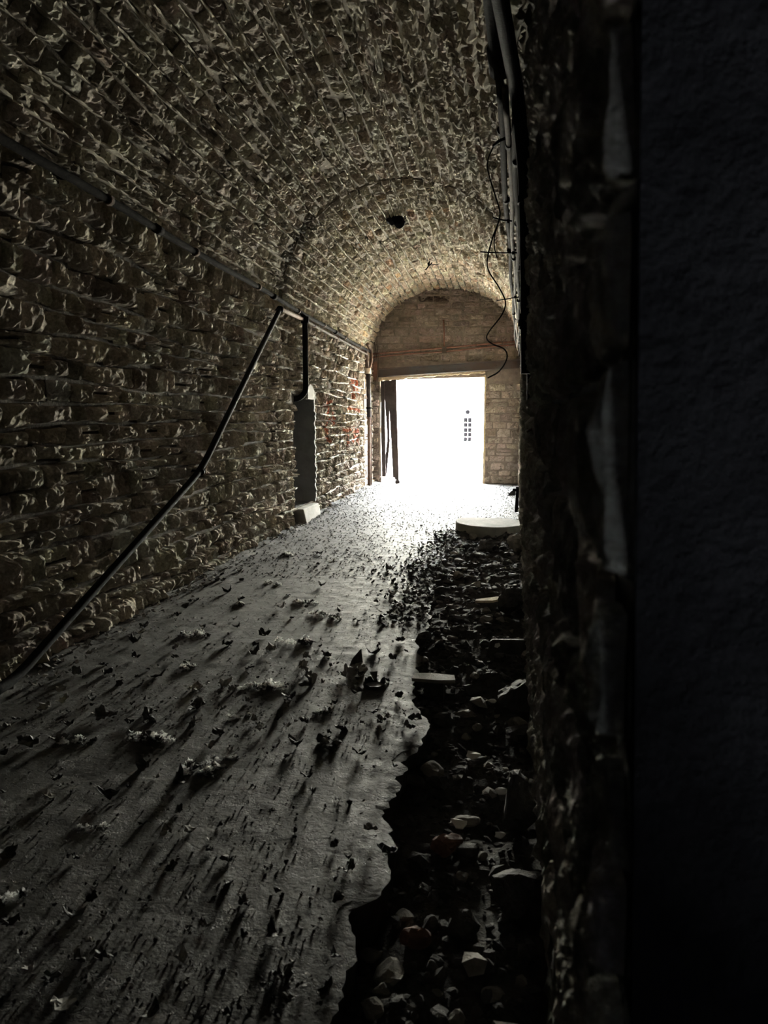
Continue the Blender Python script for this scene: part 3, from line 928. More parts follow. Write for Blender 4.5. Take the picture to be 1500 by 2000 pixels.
loc_tube(t, spline([on_right(1.3, 3.28, .22), on_right(2.2, 3.27, .22), on_right(3.1, 3.20, .18), on_right(3.55, 3.10, .16)]), .045, 'pipe', M['black_iron'], 12)
loc_tube(t, [on_right(3.45, 3.135, .164), on_right(3.57, 3.09, .16)], .055, 'socket', M['black_iron'], 12)

cgroup = 'conduits along the top of the right wall'
for nm, lab, d, z, r, mt in (('right_conduit', 'upper dark conduit along the top of the right wall, farthest from the wall', .175, 3.10, .020, 'dark_pipe'),
                             ('right_conduit', 'middle dull conduit along the top of the right wall', .135, 3.02, .016, 'grey_pipe'),
                             ('right_conduit', 'lower dark conduit along the top of the right wall, tight to the stone', .095, 2.93, .018, 'dark_pipe')):
    t = thing(nm, lab, 'pipe', tuple(on_right(3.6, z, d)), cgroup)
    loc_tube(t, [on_right(y, z + .012 * math.sin(y * 1.3 + d * 30), d + .008 * math.sin(y * 2.1 + d * 50)) for y in np.arange(3.6, 16.8, .3)], r, 'pipe', M[mt], 8)
    for y in (4.3, 5.6, 7.2, 9.1, 11.4, 14.0):
        clamp(t, on_right(y, z, d) - np.array(t.location), (0, 1, 0), r, M['black_iron'], (1, 0, 0), d + .02)
for i, (x0, y0, x1, y1, yy, lab) in enumerate(((938, 492, 1002, 494, 6.2, 'upper thin iron rod sticking out of the right wall over the doorway'),
                                              (970, 587, 1006, 580, 7.5, 'lower thin iron rod sticking out of the right wall above the beam'),
                                              (963, 425, 992, 432, 5.4, 'short iron rod sticking out of the right wall, topmost of the rods'))):
    t = thing('iron_rod', lab, 'rod', tuple(at_y(x1, y1, yy)))
    loc_tube(t, [at_y(x0, y0, yy), at_y((x0 + x1) / 2, (y0 + y1) / 2 + .8, yy), at_y(x1 + 8, y1, yy)], .006, 'rod', M['black_iron'], 6)
    loc_tube(t, [at_y(x1 - 2, y1, yy), at_y(x1 + 3, y1, yy)], .014, 'collar', M['black_iron'], 8)
t = thing('loose_cable', 'thin black cable hanging in loops off the right wall across the doorway', 'cable', tuple(at_y(962, 290, 4.25)))
pp = [(964, 285), (952, 318), (958, 352), (973, 400), (976, 425), (962, 465), (952, 505), (955, 530), (975, 562), (987, 590), (980, 615), (955, 648), (951, 662), (962, 672), (985, 682), (990, 700), (975, 725), (953, 738)]
loc_tube(t, spline([at_y(x, y, 4.25 + .1 * math.sin(i)) for i, (x, y) in enumerate(pp)], 6), .0042, 'cable', M['black_iron'], 6)
loc_tube(t, spline([at_y(x, y, 4.4) for x, y in ((976, 425), (966, 462), (966, 485), (971, 504))], 6), .0040, 'cable_tail', M['black_iron'], 6)
loc_tube(t, [at_y(964, 285, 4.25), at_y(975, 275, 4.2), at_y(992, 268, 4.2)], .008, 'hook', M['black_iron'], 6)
# lower right wall fittings
t = thing('leaning_strip', 'dark metal strip leaning on the foot of the right wall beyond the round slab', 'strip', tuple(on_right(11.6, 0.0, .12)))
o = np.array(t.location)
loc = [at_y(1008, 951, 11.6), at_y(1014, 951, 11.6), at_y(1012, 1000, 11.5), at_y(1005, 1000, 11.5)]
MB().hexa([loc[3] - o, loc[2] - o, loc[2] - o + (0, .03, 0), loc[3] - o + (0, .03, 0), loc[0] - o, loc[1] - o, loc[1] - o + (0, .03, 0), loc[0] - o + (0, .03, 0)]).build('strip', M['black_iron'], t)
MB().box((-.05, -.02, .36), (.05, .05, .40)).build('end_cap', M['black_iron'], t)
t = thing('wall_spike', 'small forked iron spike jutting from the right wall at eye height', 'spike', tuple(at_y(1040, 835, 3.2)))
loc_tube(t, [at_y(1028, 843, 3.2), at_y(1045, 836, 3.2), at_y(1062, 811, 3.25)], .006, 'spike', M['rust_pipe'], 6)
loc_tube(t, [at_y(1045, 836, 3.2), at_y(1072, 842, 3.3)], .008, 'fork', M['black_iron'], 6)

# ------------------------------------------------------------------ lamp remains on the vault
t = thing('burnt_lamp', 'charred black twin-lobed lamp hanging from the crown of the vault', 'lamp', tuple(at_y(773, 428, 10.9)))
o = np.array(t.location)
def lump(c, r, s=(1, 1, 1), seed=0, sub=2):
    bm = bmesh.new(); bmesh.ops.create_icosphere(bm, subdivisions=sub, radius=1)
    V = np.array([v.co[:] for v in bm.verts]); Fs = [[v.index for v in f.verts] for f in bm.faces]; bm.free()
    V = V * (1 + .22 * vnoise(V + seed * 7.3, 1.6, seed)[:, None] + .10 * vnoise(V + seed, 4, seed + 3)[:, None])
    return V * r * np.array(s) + np.array(c), Fs
for c, r, s in (((765, 428), .085, (1.05, .9, .95)), ((780, 433), .085, (1.0, .9, 1.05))):
    V, Fs = lump(at_y(*c, 10.9) - o, r, s, int(c[0]))
    MB().add(V, Fs).build('lobe', M['black_iron'], t)
V, Fs = lump(at_y(772, 431, 10.9) - o, .055, (1.3, .8, .8), 3)
MB().add(V, Fs).build('body', M['black_iron'], t)
for pts, r in (([(764, 424), (765, 416), (762, 409)], .020), ([(785, 430), (790, 424), (792, 421)], .008), ([(786, 432), (792, 426), (794, 422)], .008), ([(766, 420), (774, 417), (780, 418)], .006)):
    p3 = [at_y(x, y, 10.9 + .04 * i) - o for i, (x, y) in enumerate(pts)]
    MB().tube(p3, r, 6).build('wire', M['black_iron'], t)
MB().tube([at_y(764, 424, 10.9) - o, at_y(764, 420, 10.98) - o, np.array((-.07, .06, .22))], .02, 8).build('stem', M['black_iron'], t)
t = thing('lamp_bracket', 'small bent black lamp bracket on the vault just before the end wall', 'bracket', tuple(at_y(838, 518, 14.0)))
o = np.array(t.location)
for pts, r in (([(831, 527), (834, 524), (837, 519), (841, 517), (843, 513)], .012), ([(837, 519), (836, 515), (839, 512)], .014), ([(842, 516), (852, 517), (858, 515)], .006), ([(824, 508), (830, 506), (836, 509)], .006)):
    MB().tube([at_y(x, y, 14.0) - o for x, y in pts], r, 6).build('arm', M['black_iron'], t)
MB().tube([(0, 0, 0), (.02, .03, .16)], .012, 6).build('stem', M['black_iron'], t)

# ------------------------------------------------------------------ rubble
def rock_mesh(seed, sub=2, flat=(1, 1, .7), cuts=7):
    bm = bmesh.new(); bmesh.ops.create_icosphere(bm, subdivisions=sub, radius=1)
    V = np.array([v.co[:] for v in bm.verts]); Fs = np.array([[v.index for v in f.verts] for f in bm.faces]); bm.free()
    r = np.random.default_rng(seed)
    V = V * (1 + .18 * vnoise(V + seed * 3.1, 1.3, seed)[:, None])
    for _ in range(cuts):                      # flat broken faces
        nrm = r.normal(size=3); nrm /= np.linalg.norm(nrm)
        dd = V @ nrm; lim = r.uniform(.45, .8)
        V = np.where((dd > lim)[:, None], V - (dd - lim)[:, None] * nrm, V)
    V = V + .04 * r.normal(size=V.shape)
    V = V * np.array(flat)
    V[:, 2] -= V[:, 2].min()
    return V, Fs
ROCKS = []
for i in range(10):
    V, Fs = rock_mesh(100 + i, 2 if i < 5 else 1, (1, random.uniform(.6, .95), random.uniform(.4, .75)))
    me = make_mesh('rubble_stone', V, Fs); me.materials.append(M['rock'] if i % 4 else M['rock_pale'])
    ROCKS.append(me)
def put_rock(x, y, z, s, me=None, name='rubble_stone', label=None, cat='stone', group=None, rot=None):
    o = bpy.data.objects.new(name, me or random.choice(ROCKS)); COL.objects.link(o)
    o.location = (x, y, z); o.scale = (s, s, s * random.uniform(.8, 1.1))
    o.rotation_euler = rot or (random.uniform(-.3, .3), random.uniform(-.3, .3), random.uniform(0, 6.28))
    return tag(o, label, cat, group)
T1 = lambda x, y: float(trench_z(np.array(x), np.array(y)))
special = []   # footprints to keep clear
# big named stones
def big(px, py, z, size, label, seed, flat, mat='rock', rotz=0.0, name='boulder'):
    p = at_z(px, py, z); V, Fs = rock_mesh(seed, 3, flat, 9)
    me = make_mesh(name, V, Fs); me.materials.append(M[mat])
    o = bpy.data.objects.new(name, me); COL.objects.link(o)
    o.location = (p[0], p[1], z); o.scale = (size,) * 3; o.rotation_euler = (0, 0, rotz)
    tag(o, label, 'stone'); special.append((p[0], p[1], size)); return o
big(1012, 1625, -.14, .125, 'large dark boulder against the right wall with white scraps on it', 301, (.8, .9, 1.0))
big(1005, 1395, -.14, .13, 'pointed dark boulder in the trench against the right wall', 302, (1, .9, .95), rotz=.6)
big(1010, 1450, -.13, .10, 'flat tilted boulder lying below the pointed one at the right wall', 303, (1.3, .7, .5), rotz=.5)
big(1020, 1790, -.15, .12, 'rounded dark boulder in the darkest part of the trench', 304, (1, 1, .75))
big(915, 1405, -.13, .055, 'pale flat stone lying in the middle of the trench', 305, (1.3, .8, .45), 'rock_pale', .1)
big(860, 1540, -.14, .055, 'dark stone with a pale edge beside the broken slab edge', 306, (1.3, .8, .6), 'rock', .2)
big(905, 1610, -.14, .05, 'pale folded-looking stone in the trench below the other pale ones', 307, (1.4, .8, .4), 'rock_pale', .2)
big(930, 1495, -.14, .055, 'long stone with pale top tilted towards the right wall', 309, (1.5, .7, .5), 'rock', .5)
big(875, 1670, -.15, .06, 'reddish-brown small boulder near the middle of the trench', 310, (1.1, .9, .7), 'red_conduit', .5)
big(810, 1850, -.15, .045, 'small reddish stone near the lower slab edge', 311, (1.1, .9, .7), 'red_conduit', .2)
big(965, 1955, -.15, .040, 'small pale rounded stone at the bottom of the trench', 312, (1.2, .7, .5), 'rock_pale', .1)
big(1000, 1200, -.06, .13, 'dark angular stone propped against the right wall behind the long block', 313, (1, .8, .9), 'rock', .3)
big(890, 1215, -.06, .06, 'dark stone lying at the edge of the rubble', 314, (1.2, .8, .6), 'rock', .3)
big(830, 1265, -.02, .065, 'dark cube-like stone on the slab edge above the tilted slab', 315, (1, .8, .9), 'rock', .3)
big(1012, 1080, -.03, .17, 'grey stone wedged between the round slab and the right wall', 316, (1, .8, .8), 'rock_pale', .3)
big(950, 1075, -.03, .16, 'dark rubble stone in front of the round slab', 317, (1.1, .9, .6), 'rock', .9)
big(1003, 968, .0, .14, 'dark rock on the floor beyond the round slab by the right wall', 318, (1, .9, .6), 'rock', .9)
# round concrete cover slab
t = thing('round_slab', 'broken round concrete slab lying by the right wall', 'slab', (.06, 9.72, .06))
poly = [(.45 * math.cos(a) * (1 + random.uniform(-.015, .015)), .42 * math.sin(a)) for a in np.linspace(math.pi * .98, math.pi * 2.02, 22)]
poly += [(.45, .28), (.28, .38), (.02, .36), (-.22, .40), (-.42, .30)]
mb = MB().prism(poly, -.10, .06)
ob = mb.build('slab', M['concrete'], t); ob.rotation_euler = (.02, .02, 0)
bv = ob.modifiers.new('edge', 'BEVEL'); bv.width = .012; bv.segments = 2
MB().prism([(x * 1.04, y * 1.04) for x, y in poly], -.13, -.10).build('broken_underside', M['rock'], t)
# tilted slab across the trench edge
t = thing('tilted_slab', 'thin pale slab jutting level over the trench from the floor edge', 'slab', (-.27, 4.02, .0))
ob = MB().prism([(-.13, -.05), (.02, -.06), (.12, -.045), (.11, .035), (-.02, .05), (-.12, .04)], -.004, .016).build('slab', M['rock_pale'], t)
MB().prism([(-.06, -.03), (.05, -.035), (.06, .03), (-.05, .03)], -.14, -.004).build('prop_stone', M['rock'], t)
# sandy plate, long block
p = at_z(957, 1174, .02)
o = thing('thin_plate', 'thin sandy stone plate lying on the dark rubble', 'plate', (p[0], p[1], .02))
ob = MB().prism([(-.12, -.07), (.02, -.05), (.13, .06), (.06, .09), (-.05, .02), (-.11, -.02)], .0, .018).build('plate', M['lintel_concrete'], o)
MB().prism([(-.08, -.05), (.0, -.04), (.08, .04), (.02, .05)], -.05, 0).build('broken_underside', M['rock'], o)
t = thing('long_block', 'long dark cut block by the right wall with a white spot', 'block', (.16, 4.78, -.09))
ob = MB().hexa([(-.14, -.09, 0), (.17, -.07, 0), (.17, .03, 0), (-.13, .02, 0), (-.11, -.075, .125), (.17, -.06, .13), (.17, .01, .12), (-.10, -.01, .115)]).build('block', M['rock'], t)
bv = ob.modifiers.new('edge', 'BEVEL'); bv.width = .015; bv.segments = 2
MB().prism([(-.02, .0), (.0, -.005), (.02, .012), (.012, .03), (-.015, .022)], 0, .004).build('white_spot', M['paper'], t)
t.children[-1].location = (-.06, -.083, .08); t.children[-1].rotation_euler = (math.radians(84), 0, 0)
special += [(.16, 4.78, .16), (-.27, 4.02, .15), (.06, 9.72, .45)]
def free(x, y, s):
    return all((x - a) ** 2 + (y - b) ** 2 > (c * .85 + s * .5) ** 2 for a, b, c in special)
cnt = 0; tries = 0
while cnt < 290 and tries < 6000:
    tries += 1
    y = 1.5 + 8.2 * random.random() ** 1.35
    e = float(edge(np.array([y]))[0]); x1 = float(xr(np.array(y), np.array(0.0))) - .03
    x = random.uniform(e + .03, x1)
    s = random.choice((.018, .024, .03, .036, .045, .055, .07))
    if not free(x, y, s): continue
    me = random.choice(ROCKS)
    pale = me.materials[0] is M['rock_pale']
    zone = 'just in front of the round slab' if y > 7.5 else 'between the thin plate and the round slab' if y > 5.6 else 'between the long block and the thin plate' if y > 4.7 else \
        'around the tilted slab' if y > 3.7 else 'between the pointed boulder and the tilted slab' if y > 2.9 else 'beside the large boulder with white scraps' if y > 2.2 else 'in the dark nearest end'
    side = 'by the slab edge' if (x - e) / (x1 - e) < .35 else 'by the right wall' if (x - e) / (x1 - e) > .68 else 'mid-trench'
    size = 'small' if s < .027 else 'fist-sized' if s < .05 else 'large'
    put_rock(x, y, T1(x, y) - s * .15, s, me, label='%s %s rubble stone %s, %s' % (size, 'pale' if pale else 'dark', side, zone), group='loose rubble stones %s, %s' % (side, zone))
    special.append((x, y, s * .8)); cnt += 1
# finer rubble: past counting
def scatter_mesh(name, pts, sizes, sub, mat, parent, seed):
    r = np.random.default_rng(seed)
    protos = [rock_mesh(seed + k, sub, (1, .8, .55), 5) for k in range(6)]
    V, Fs, off = [], [], 0
    for (x, y, z), s in zip(pts, sizes):
        pv, pf = protos[r.integers(6)]
        a = r.uniform(0, 6.28); ca, sa = math.cos(a), math.sin(a)
        rot = np.array([[ca, -sa, 0], [sa, ca, 0], [0, 0, 1]])
        tx_, ty_ = r.uniform(-.5, .5, 2)
        T = np.array([[1, 0, tx_], [0, 1, ty_], [-tx_, -ty_, 1]])
        V.append((pv * s) @ (rot @ T).T + np.array((x, y, z))); Fs.append(pf + off); off += len(pv)
    me = make_mesh(name, np.concatenate(V), np.concatenate(Fs))
    o = link(name, me, mat, parent); o['kind'] = 'stuff'; return o
N = 3200
y = 1.3 + 9.2 * R.random(N) ** 1.25
e = edge(y); x1 = xr(y, np.zeros(N)) - .02
x = e - .02 + (x1 - e) * R.random(N)
z = trench_z(x, y) - .004
sc = scatter_mesh('rubble_bed', np.stack([x, y, z], -1), R.choice([.008, .012, .016, .022, .03], N, p=[.3, .3, .2, .15, .05]), 1, M['rock'], None, 500)
tag(sc, 'fine dark rubble filling the bare trench along the right wall', 'rubble', kind='stuff')

# white scraps in the trench
for px, py, s, lab in ((978, 1545, .035, 'white torn scrap on top of the large boulder'), (976, 1632, .028, 'small white scrap at the foot of the large boulder'),
                       (943, 1253, .040, 'white scrap lying left of the long block'), (925, 1477, .045, 'long pale scrap across the stones in the trench'),
                       (897, 1610, .04, 'crumpled pale scrap near the middle of the trench'), (962, 1370, .03, 'thin whitish shard on dark stones near the pointed boulder')):
    z = .0 if py == 1545 else -.07 if py < 1400 else -.09
    p = at_z(px, py, z)
    ang = random.uniform(0, 3)
    pts = [(s * math.cos(ang + a) * random.uniform(.5, 1.1), .6 * s * math.sin(ang + a) * random.uniform(.6, 1.1)) for a in np.linspace(0, 5.6, 8)]
    mb = MB().prism(pts, 0, .004)
    V = np.array(mb.v); V[:, 2] += 8 * V[:, 0] ** 2 + .3 * V[:, 1]
    o = link('paper_scrap', make_mesh('paper_scrap', V, mb.f), M['paper'], None, (p[0], p[1], z))
    tag(o, lab, 'scrap')

# ------------------------------------------------------------------ debris on the slab
def flake_geo(seed, curl=1.0, n=4):
    r = np.random.default_rng(seed)
    g = np.linspace(-1, 1, n + 1)
    A, B = np.meshgrid(g, g, indexing='ij')
    rad = np.sqrt(A * A + B * B) + 1e-6
    k = np.maximum(np.abs(A), np.abs(B)) / rad
    A2, B2 = A * k, B * k
    rim = (np.maximum(np.abs(A), np.abs(B)) > .9)
    jag = np.where(rim, r.uniform(.6, 1.15, A.shape), 1)
    A2, B2 = A2 * jag, B2 * jag * r.uniform(.5, .9)
    zz = curl * (.5 * A2 ** 2 * r.uniform(.4, 1.2) + .35 * B2 * r.uniform(-1, 1)) + .12 * r.normal(size=A.shape)
    V = np.stack([A2, B2, zz - zz.min()], -1).reshape(-1, 3)
    idx = np.arange((n+1)**2).reshape(n+1, n+1)
    q = np.stack([idx[:-1, :-1], idx[1:, :-1], idx[1:, 1:], idx[:-1, 1:]], -1).reshape(-1, 4)
    m = len(V)
    loop = list(idx[:, 0]) + list(idx[-1, 1:]) + list(idx[-2::-1, -1]) + list(idx[0, -2:0:-1])
    V2 = np.concatenate([V, V + np.array((0, 0, .09))])
    side = np.array([(a, b, b + m, a + m) for a, b in zip(loop, loop[1:] + loop[:1])])
    return V2, np.concatenate([q[:, ::-1], q + m, side[:, ::-1]])
FL = []
for i in range(12):
    V, q = flake_geo(700 + i, random.uniform(.6, 1.5))
    me = make_mesh('debris_flake', V, q); me.materials.append(M['flake_dark'] if i % 3 else M['flake_grey'])
    FL.append((me, V, q))
FLS = [flake_geo(800 + i, random.uniform(.6, 1.5), 2) for i in range(12)]
def slab_pt():
    while True:
        py = random.choice([random.uniform(1020, 1480), random.uniform(1080, 1420), random.uniform(1300, 1990)])
        px = random.uniform(0, 850)
        p = at_z(px, py, 0)
        if XL + .15 < p[0] < float(edge(np.array([p[1]]))[0]) - .04: return p
def slab_z(x, y): return .004
for i in range(300):
    p = slab_pt()
    fk = random.randrange(12); me = FL[fk][0]
    s = random.choice((.012, .015, .018, .023, .029, .036, .044)) * (1.0 if p[1] > 2.6 else .75)
    o = bpy.data.objects.new('debris_flake', me); COL.objects.link(o)
    o.location = (p[0], p[1], .003); o.scale = (s, s, s * random.uniform(.7, 1.6))
    o.rotation_euler = (random.uniform(-.4, .4), random.uniform(-.4, .4), random.uniform(0, 6.28))
    fx = (p[0] - XL) / (float(edge(np.array([p[1]]))[0]) - XL)
    zone = 'beyond the far fluffy clumps' if p[1] > 6.5 else 'among the far fluffy clumps' if p[1] > 4.9 else 'level with the tin can' if p[1] > 3.6 else 'level with the near fluffy clumps' if p[1] > 2.7 else 'on the dark near floor'
    side = 'towards the left wall' if fx < .38 else 'towards the trench' if fx > .75 else 'mid-floor'
    size = 'tiny' if s < .016 else 'small' if s < .027 else 'big'
    tag(o, '%s %s curled flake %s, %s' % (size, 'dark' if fk % 3 else 'grey', side, zone), 'flake', 'flakes %s, %s' % (side, zone))
def flakes_stuff(name, P, S_, pick, mat, label, parent=None, zs=None):
    V, Fs, off = [], [], 0
    for p, s in zip(P, S_):
        fv, fq = FLS[random.choice(pick)]
        a = random.uniform(0, 6.28); ca, sa = math.cos(a), math.sin(a)
        tx_, ty_ = random.uniform(-.5, .5), random.uniform(-.5, .5)
        T = np.array([[ca, -sa, tx_], [sa, ca, ty_], [-tx_, -ty_, random.uniform(.7, 1.6)]])
        V.append(fv * s @ T.T + np.array(p)); Fs.append(fq + off); off += len(fv)
    o = link(name, make_mesh(name, np.concatenate(V), np.concatenate(Fs)), mat, parent)
    return o
pts, szs = [], []
for i in range(3000):
    p = slab_pt(); pts.append((p[0], p[1], .002)); szs.append(random.uniform(.003, .009))
o = flakes_stuff('floor_grit', pts, szs, list(range(12)), M['grit'], '')
tag(o, 'dark grit and crumbs spread over the concrete floor', 'grit', kind='stuff')
# far floor: denser crumbs, and spill beside the trench
pts, szs = [], []
for i in range(8500):
    y = random.uniform(6.5, 16.5); x = random.uniform(XL + .1, .8)
    if y > 12.5 and random.random() < .6 and -2 < x < .3: continue
    if x > float(edge(np.array([y]))[0]): continue
    pts.append((x, y, .003)); szs.append(random.uniform(.005, .015))
for i in range(900):
    y = random.uniform(5.0, 10.2); e = float(edge(np.array([y]))[0])
    x = e - abs(random.gauss(0, .22)); pts.append((x, y, .004)); szs.append(random.uniform(.010, .028))
o = flakes_stuff('far_floor_debris', pts, szs, list(range(12)), M['grit'], '')
tag(o, 'dark crumbs strewn over the floor towards the doorway', 'debris', kind='stuff')
# crumbs in the angle of the left wall
pts, szs = [], []
for i in range(900):
    y = random.uniform(3.5, 15.5); x = XL + .05 + abs(random.gauss(0, .09)) ; pts.append((x, y, .01)); szs.append(random.uniform(.006, .022))
o = flakes_stuff('wall_foot_debris', pts, szs, list(range(12)), M['flake_grey'], '')
tag(o, 'crumbled plaster along the foot of the left wall', 'debris', kind='stuff')

# pale fluffy clumps: each one a thing
CL = [(565, 1255, .13, 'largest pale fluffy clump, yellowish, in the middle of the floor'),
      (540, 1345, .11, 'pale and black fluffy clump in front of the largest one'),
      (482, 1342, .07, 'small pale fluffy clump left of the pale and black one'),
      (295, 1445, .11, 'wide pale fluffy clump on the near left of the floor'),
      (385, 1505, .10, 'dark pale-tipped fluffy clump, nearest of the large ones'),
      (440, 1482, .05, 'narrow strip of pale fluff right of the wide near clump'),
      (378, 1305, .08, 'pale fluffy clump halfway to the left wall'),
      (385, 1240, .10, 'flat pale fluffy clump near the left wall'),
      (458, 1180, .08, 'bright fluffy clump, farthest left among the far clumps'),
      (595, 1178, .10, 'dark-and-white fluffy clump among the far ones, rightmost'),
      (530, 1140, .09, 'white curling fluffy clump in the far half of the floor'),
      (630, 1205, .12, 'dark fluffy clump right of the far white ones'),
      (620, 1392, .05, 'small round tuft beside the near middle of the floor'),
      (465, 1400, .05, 'small white tuft in the near middle of the floor'),
      (150, 1450, .08, 'dark tuft with white specks near the left edge'),
      (20, 1755, .05, 'small dark tuft at the lower left edge'),
      (175, 1620, .05, 'small grey tuft in the dark lower left floor'),
      (570, 1085, .12, 'low dark clump on the far floor left of the middle')]
for k, (px, py, s, lab) in enumerate(CL):
    p = at_z(px, py, 0)
    t = thing('fluff_clump', lab, 'clump', (p[0], p[1], 0))
    ax = random.uniform(-.5, .5)
    subs = [(random.uniform(-1, 1) * s, random.uniform(-.4, .4) * s, random.uniform(.18, .42) * s) for _ in range(7)]
    subs = [(x, y + ax * x, r) for x, y, r in subs]
    for nm, cnt_, mat, hs in (('pale_fluff', 240, M['fluff'], 1.25), ('dark_crumbs', 70, M['flake_dark'], .8)):
        P, Z = [], []
        for i in range(cnt_):
            cx_, cy_, r0 = subs[random.randrange(5)] if mat is M['fluff'] else subs[random.randrange(3, 7)]
            a = random.uniform(0, 6.28); r = r0 * random.random() ** .7
            hgt = hs * .75 * r0 * (1 - (r / r0) ** 2) * random.random()
            P.append((cx_ + r * math.cos(a) * 1.1, cy_ + r * math.sin(a) * .7, max(hgt, .001)))
            Z.append(random.uniform(.04, .10) * s * (1.0 if mat is M['fluff'] else 1.5))
        flakes_stuff(nm, P, Z, list(range(12)), mat, '', t)['kind'] = 'stuff'

# torn tin can on the floor
p = at_z(730, 1345, 0)
t = thing('tin_can', 'torn blackened tin can standing open on the concrete floor', 'can', (p[0], p[1] + .03, 0))
n = 28
V, Fs = [], []
for i in range(n):
    a = 2 * math.pi * i / n
    hh = (.020 + .004 * random.random()) if math.sin(a) < 0 else random.choice((.012, .02, .034, .046, .05))
    for rr, z in ((.062, 0), (.066, min(.014, hh * .6)), (.063, hh), (.059, hh), (.059, .006)):
        V.append((rr * math.cos(a), rr * math.sin(a) * .9, z))
for i in range(n):
    j = (i + 1) % n
    for k in range(4): Fs.append((i*5 + k, j*5 + k, j*5 + k + 1, i*5 + k + 1))
ob = MB().add(V, Fs).build('wall', M['tin'], t, smooth=False)
MB().prism([(.059 * math.cos(a), .053 * math.sin(a)) for a in np.linspace(0, 6.28, 24)[:-1]], .001, .007).build('base', M['flake_grey'], t)
MB().add([(-.02, .05, .065), (.025, .05, .07), (.012, .0, .045), (-.004, -.01, .04), (-.02, .053, .067), (.025, .053, .072), (.012, .003, .047), (-.004, -.007, .042)],
         [(0, 3, 2, 1), (4, 5, 6, 7), (0, 1, 5, 4), (1, 2, 6, 5), (2, 3, 7, 6), (3, 0, 4, 7)]).build('torn_lid', M['tin'], t)
t.rotation_euler = (0, 0, .3)
# folded shard standing up, slab-edge curls
p = at_z(698, 1300, 0)
t = thing('folded_shard', 'folded dark sheet scrap standing up behind the tin can', 'scrap', (p[0], p[1], 0))
MB().hexa([(-.05, -.01, 0), (.02, .05, 0), (.025, .055, 0), (-.045, -.005, 0), (-.03, .0, .045), (.012, .045, .09), (.017, .05, .09), (-.025, .005, .045)]).build('raised_fold', M['flake_dark'], t)
MB().hexa([(-.045, -.012, .0), (.0, -.045, .0), (.055, .02, .0), (.02, .05, .0), (-.045, -.012, .006), (.0, -.045, .006), (.055, .02, .006), (.02, .05, .006)]).build('flat_fold', M['flake_grey'], t)
for px, py, s, lab in ((808, 1408, .05, 'curled concrete skin at the slab edge below the tilted slab'), (800, 1425, .04, 'second smaller curl of concrete skin at the slab edge'),
                       (700, 1475, .035, 'dark curled scrap on the floor left of the slab edge'), (640, 1392, .03, 'dark curled scrap beside the small round tuft'),
                       (755, 1668, .045, 'pointed dark curl sticking up at the nearer slab edge'), (780, 1255, .045, 'dark bent scrap on the floor above the tin can'),
                       (765, 1290, .04, 'dark bent scrap between the tin can and the tilted slab'), (210, 1560, .045, 'long dark stick-like scrap in the near left floor'),
                       (55, 1455, .06, 'rounded dusty lump of plaster near the left edge')):
    p = at_z(px, py, 0); me, V, q = FL[random.choice((1, 2, 4, 5, 7, 8))]
    o = bpy.data.objects.new('curled_scrap', me); COL.objects.link(o)
    o.location = (p[0], p[1], .004); o.scale = (s, s * .7, s * 1.1); o.rotation_euler = (.3, .2, random.uniform(0, 3))
    tag(o, lab, 'scrap')

# ------------------------------------------------------------------ beyond the doorway
YF = 45.0
t = thing('building', 'pale sunlit building front across the yard with one narrow window', 'building', (0, YF, -.75))
o = np.array(t.location)
wx0, wx1, wz0, wz1 = -1.42, -.885, .10, 2.19
mb = MB()
for a, b in (((-22, 0, -.2), (wx0, 6, 8.5)), ((wx1, 0, -.2), (20, 6, 8.5)), ((wx0, 0, -.2), (wx1, 6, wz0 + .75)), ((wx0, 0, wz1 + .75), (wx1, 6, 8.5))):
    mb.box(a, b)
mb.build('wall', M['facade'], t)
win = MB()
win.box((wx0, .10, wz0 + .75), (wx1, .16, wz1 + .75)).build('window_frame', M['white_frame'], t)
win = t.children[-1]
cxs = [(-1.378, -1.160), (-1.128, -.910)]
zz = [(1.325, 1.604), (1.02, 1.272), (.71, .965), (.425, .675), (.140, .385)]
for x0, x1 in cxs:
    for z0, z1 in zz:
        MB().box((x0, .075, z0 + .75), (x1, .10, z1 + .75)).build('pane', M['pane'], win)
MB().tube([(-1.155, .10, 1.94 + .75), (-1.155, .07, 1.94 + .75)], .142, 20).build('round_pane', M['pane'], win)
MB().box((wx0 - .02, -.06, wz1 + .745), (wx1 + .0, .05, wz1 + .785)).build('window_head', M['facade_trim'], t)
MB().box((wx0 - .02, -.08, wz0 + .70), (wx1 + .02, .05, wz0 + .73)).build('window_sill', M['facade'], t)
MB().hexa([(-2.36, -.18, 4.15), (-.97, -.18, 4.215), (-.97, 0, 4.215), (-2.36, 0, 4.15), (-2.36, -.18, 4.19), (-.97, -.18, 4.265), (-.97, 0, 4.265), (-2.36, 0, 4.19)]).build('ledge', M['facade_trim'], t)
MB().box((-1.0, -.1, 4.08), (-.96, 0, 4.25)).build('gutter_end', M['facade_trim'], t)
MB().box((-22, -.3, 8.5), (20, 6.2, 8.8)).build('roof_edge', M['facade'], t)

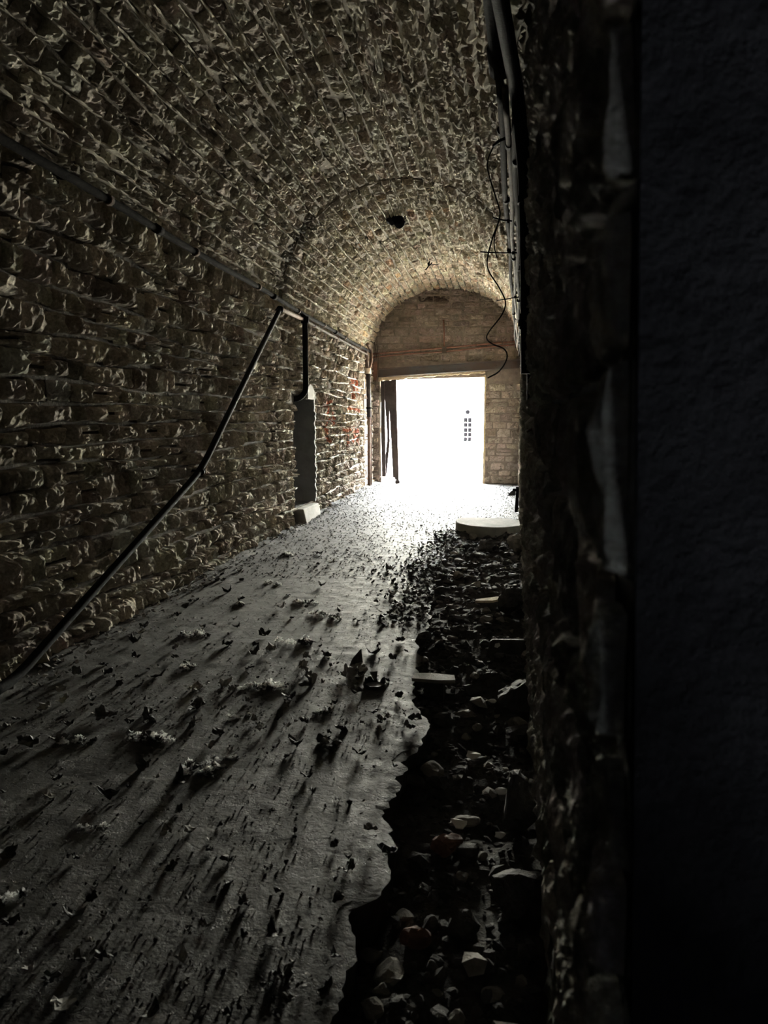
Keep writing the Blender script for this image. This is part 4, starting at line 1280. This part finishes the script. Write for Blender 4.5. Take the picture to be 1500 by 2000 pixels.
def leaf_patch(name, pts, size, mat, parent, spread=1.0):
    V, Fs = [], []
    for p in pts:
        a = np.array(p)
        d = R.normal(size=3); d /= np.linalg.norm(d); u = np.cross(d, [0, 0, 1.0]); u /= np.linalg.norm(u) + 1e-6
        L_ = size * R.uniform(.6, 1.2); W_ = L_ * .4
        b = len(V)
        V += [a, a + d * L_ * .5 + u * W_, a + d * L_, a + d * L_ * .5 - u * W_, a + d * L_ * .5 + np.cross(d, u) * L_ * .1]
        Fs += [(b, b+1, b+4), (b+1, b+2, b+4), (b+2, b+3, b+4), (b+3, b, b+4)]
    return MB().add(V, Fs).build(name, mat, parent)
t = thing('doorway_plant', 'green leafy weed growing behind the foot of the broken door', 'plant', (-2.25, 18.2, -.03))
P = [(R.normal(0, .12), R.normal(0, .12), abs(R.normal(.12, .09))) for _ in range(60)]
leaf_patch('leaves', P, .10, M['leaf'], t)
MB().tube([(0, 0, 0), (.02, 0, .15), (.06, .01, .30)], .006, 5).build('stem', M['bark'], t)
t = thing('grass_tuft', 'small tuft of grass on the yard just past the threshold', 'grass', (-1.62, 18.3, -.03))
V, Fs = [], []
for i in range(80):
    x, y = R.normal(0, .10), R.normal(0, .05); hh = R.uniform(.04, .12); dx, dy = R.normal(0, .03, 2); b = len(V)
    V += [(x - .004, y, 0), (x + .004, y, 0), (x + dx, y + dy, hh)]; Fs.append((b, b+1, b+2))
MB().add(V, Fs).build('blades', M['leaf'], t)
t = thing('tree', 'grey-green leafy branch of a tree hanging into the top right of the doorway view', 'tree', (4.6, 24.6, -.2))
o = np.array(t.location)
MB().tube(spline([(0, 0, -.1), (.1, 0, 1.5), (-.05, .1, 3.0), (-.3, 0, 4.6), (-.2, .1, 6.5)], 5), .2, 10, rs=list(np.linspace(.26, .08, 21))).build('trunk', M['bark'], t, smooth=True)
MB().tube(spline([(-.25, 0, 4.3), (-1.6, -.2, 4.6), (-3.2, -.4, 4.3), at_y(960, 700, 24) - o], 5), .05, 8, rs=list(np.linspace(.08, .014, 16))).build('limb', M['bark'], t, smooth=True)
for pts in ([(960, 700), (935, 728), (920, 744), (915, 748)], [(930, 720), (908, 738), (898, 742)], [(950, 715), (938, 742), (934, 748)]):
    p3 = [at_y(x, y, 24) - o for x, y in pts]
    MB().tube(p3, .012, 5).build('twig', M['bark'], t)
P = []
for px, py, k in ((900, 741, 6), (906, 741, 8), (917, 746, 12), (921, 747, 8), (930, 741, 8), (934, 747, 8), (937, 741, 6), (912, 738, 6), (925, 735, 8)):
    c = at_y(px, py, 24) - o
    P += [c + R.normal(0, .035, 3) for _ in range(k)]
leaf_patch('leaves', P, .075, M['leaf_grey'], t)
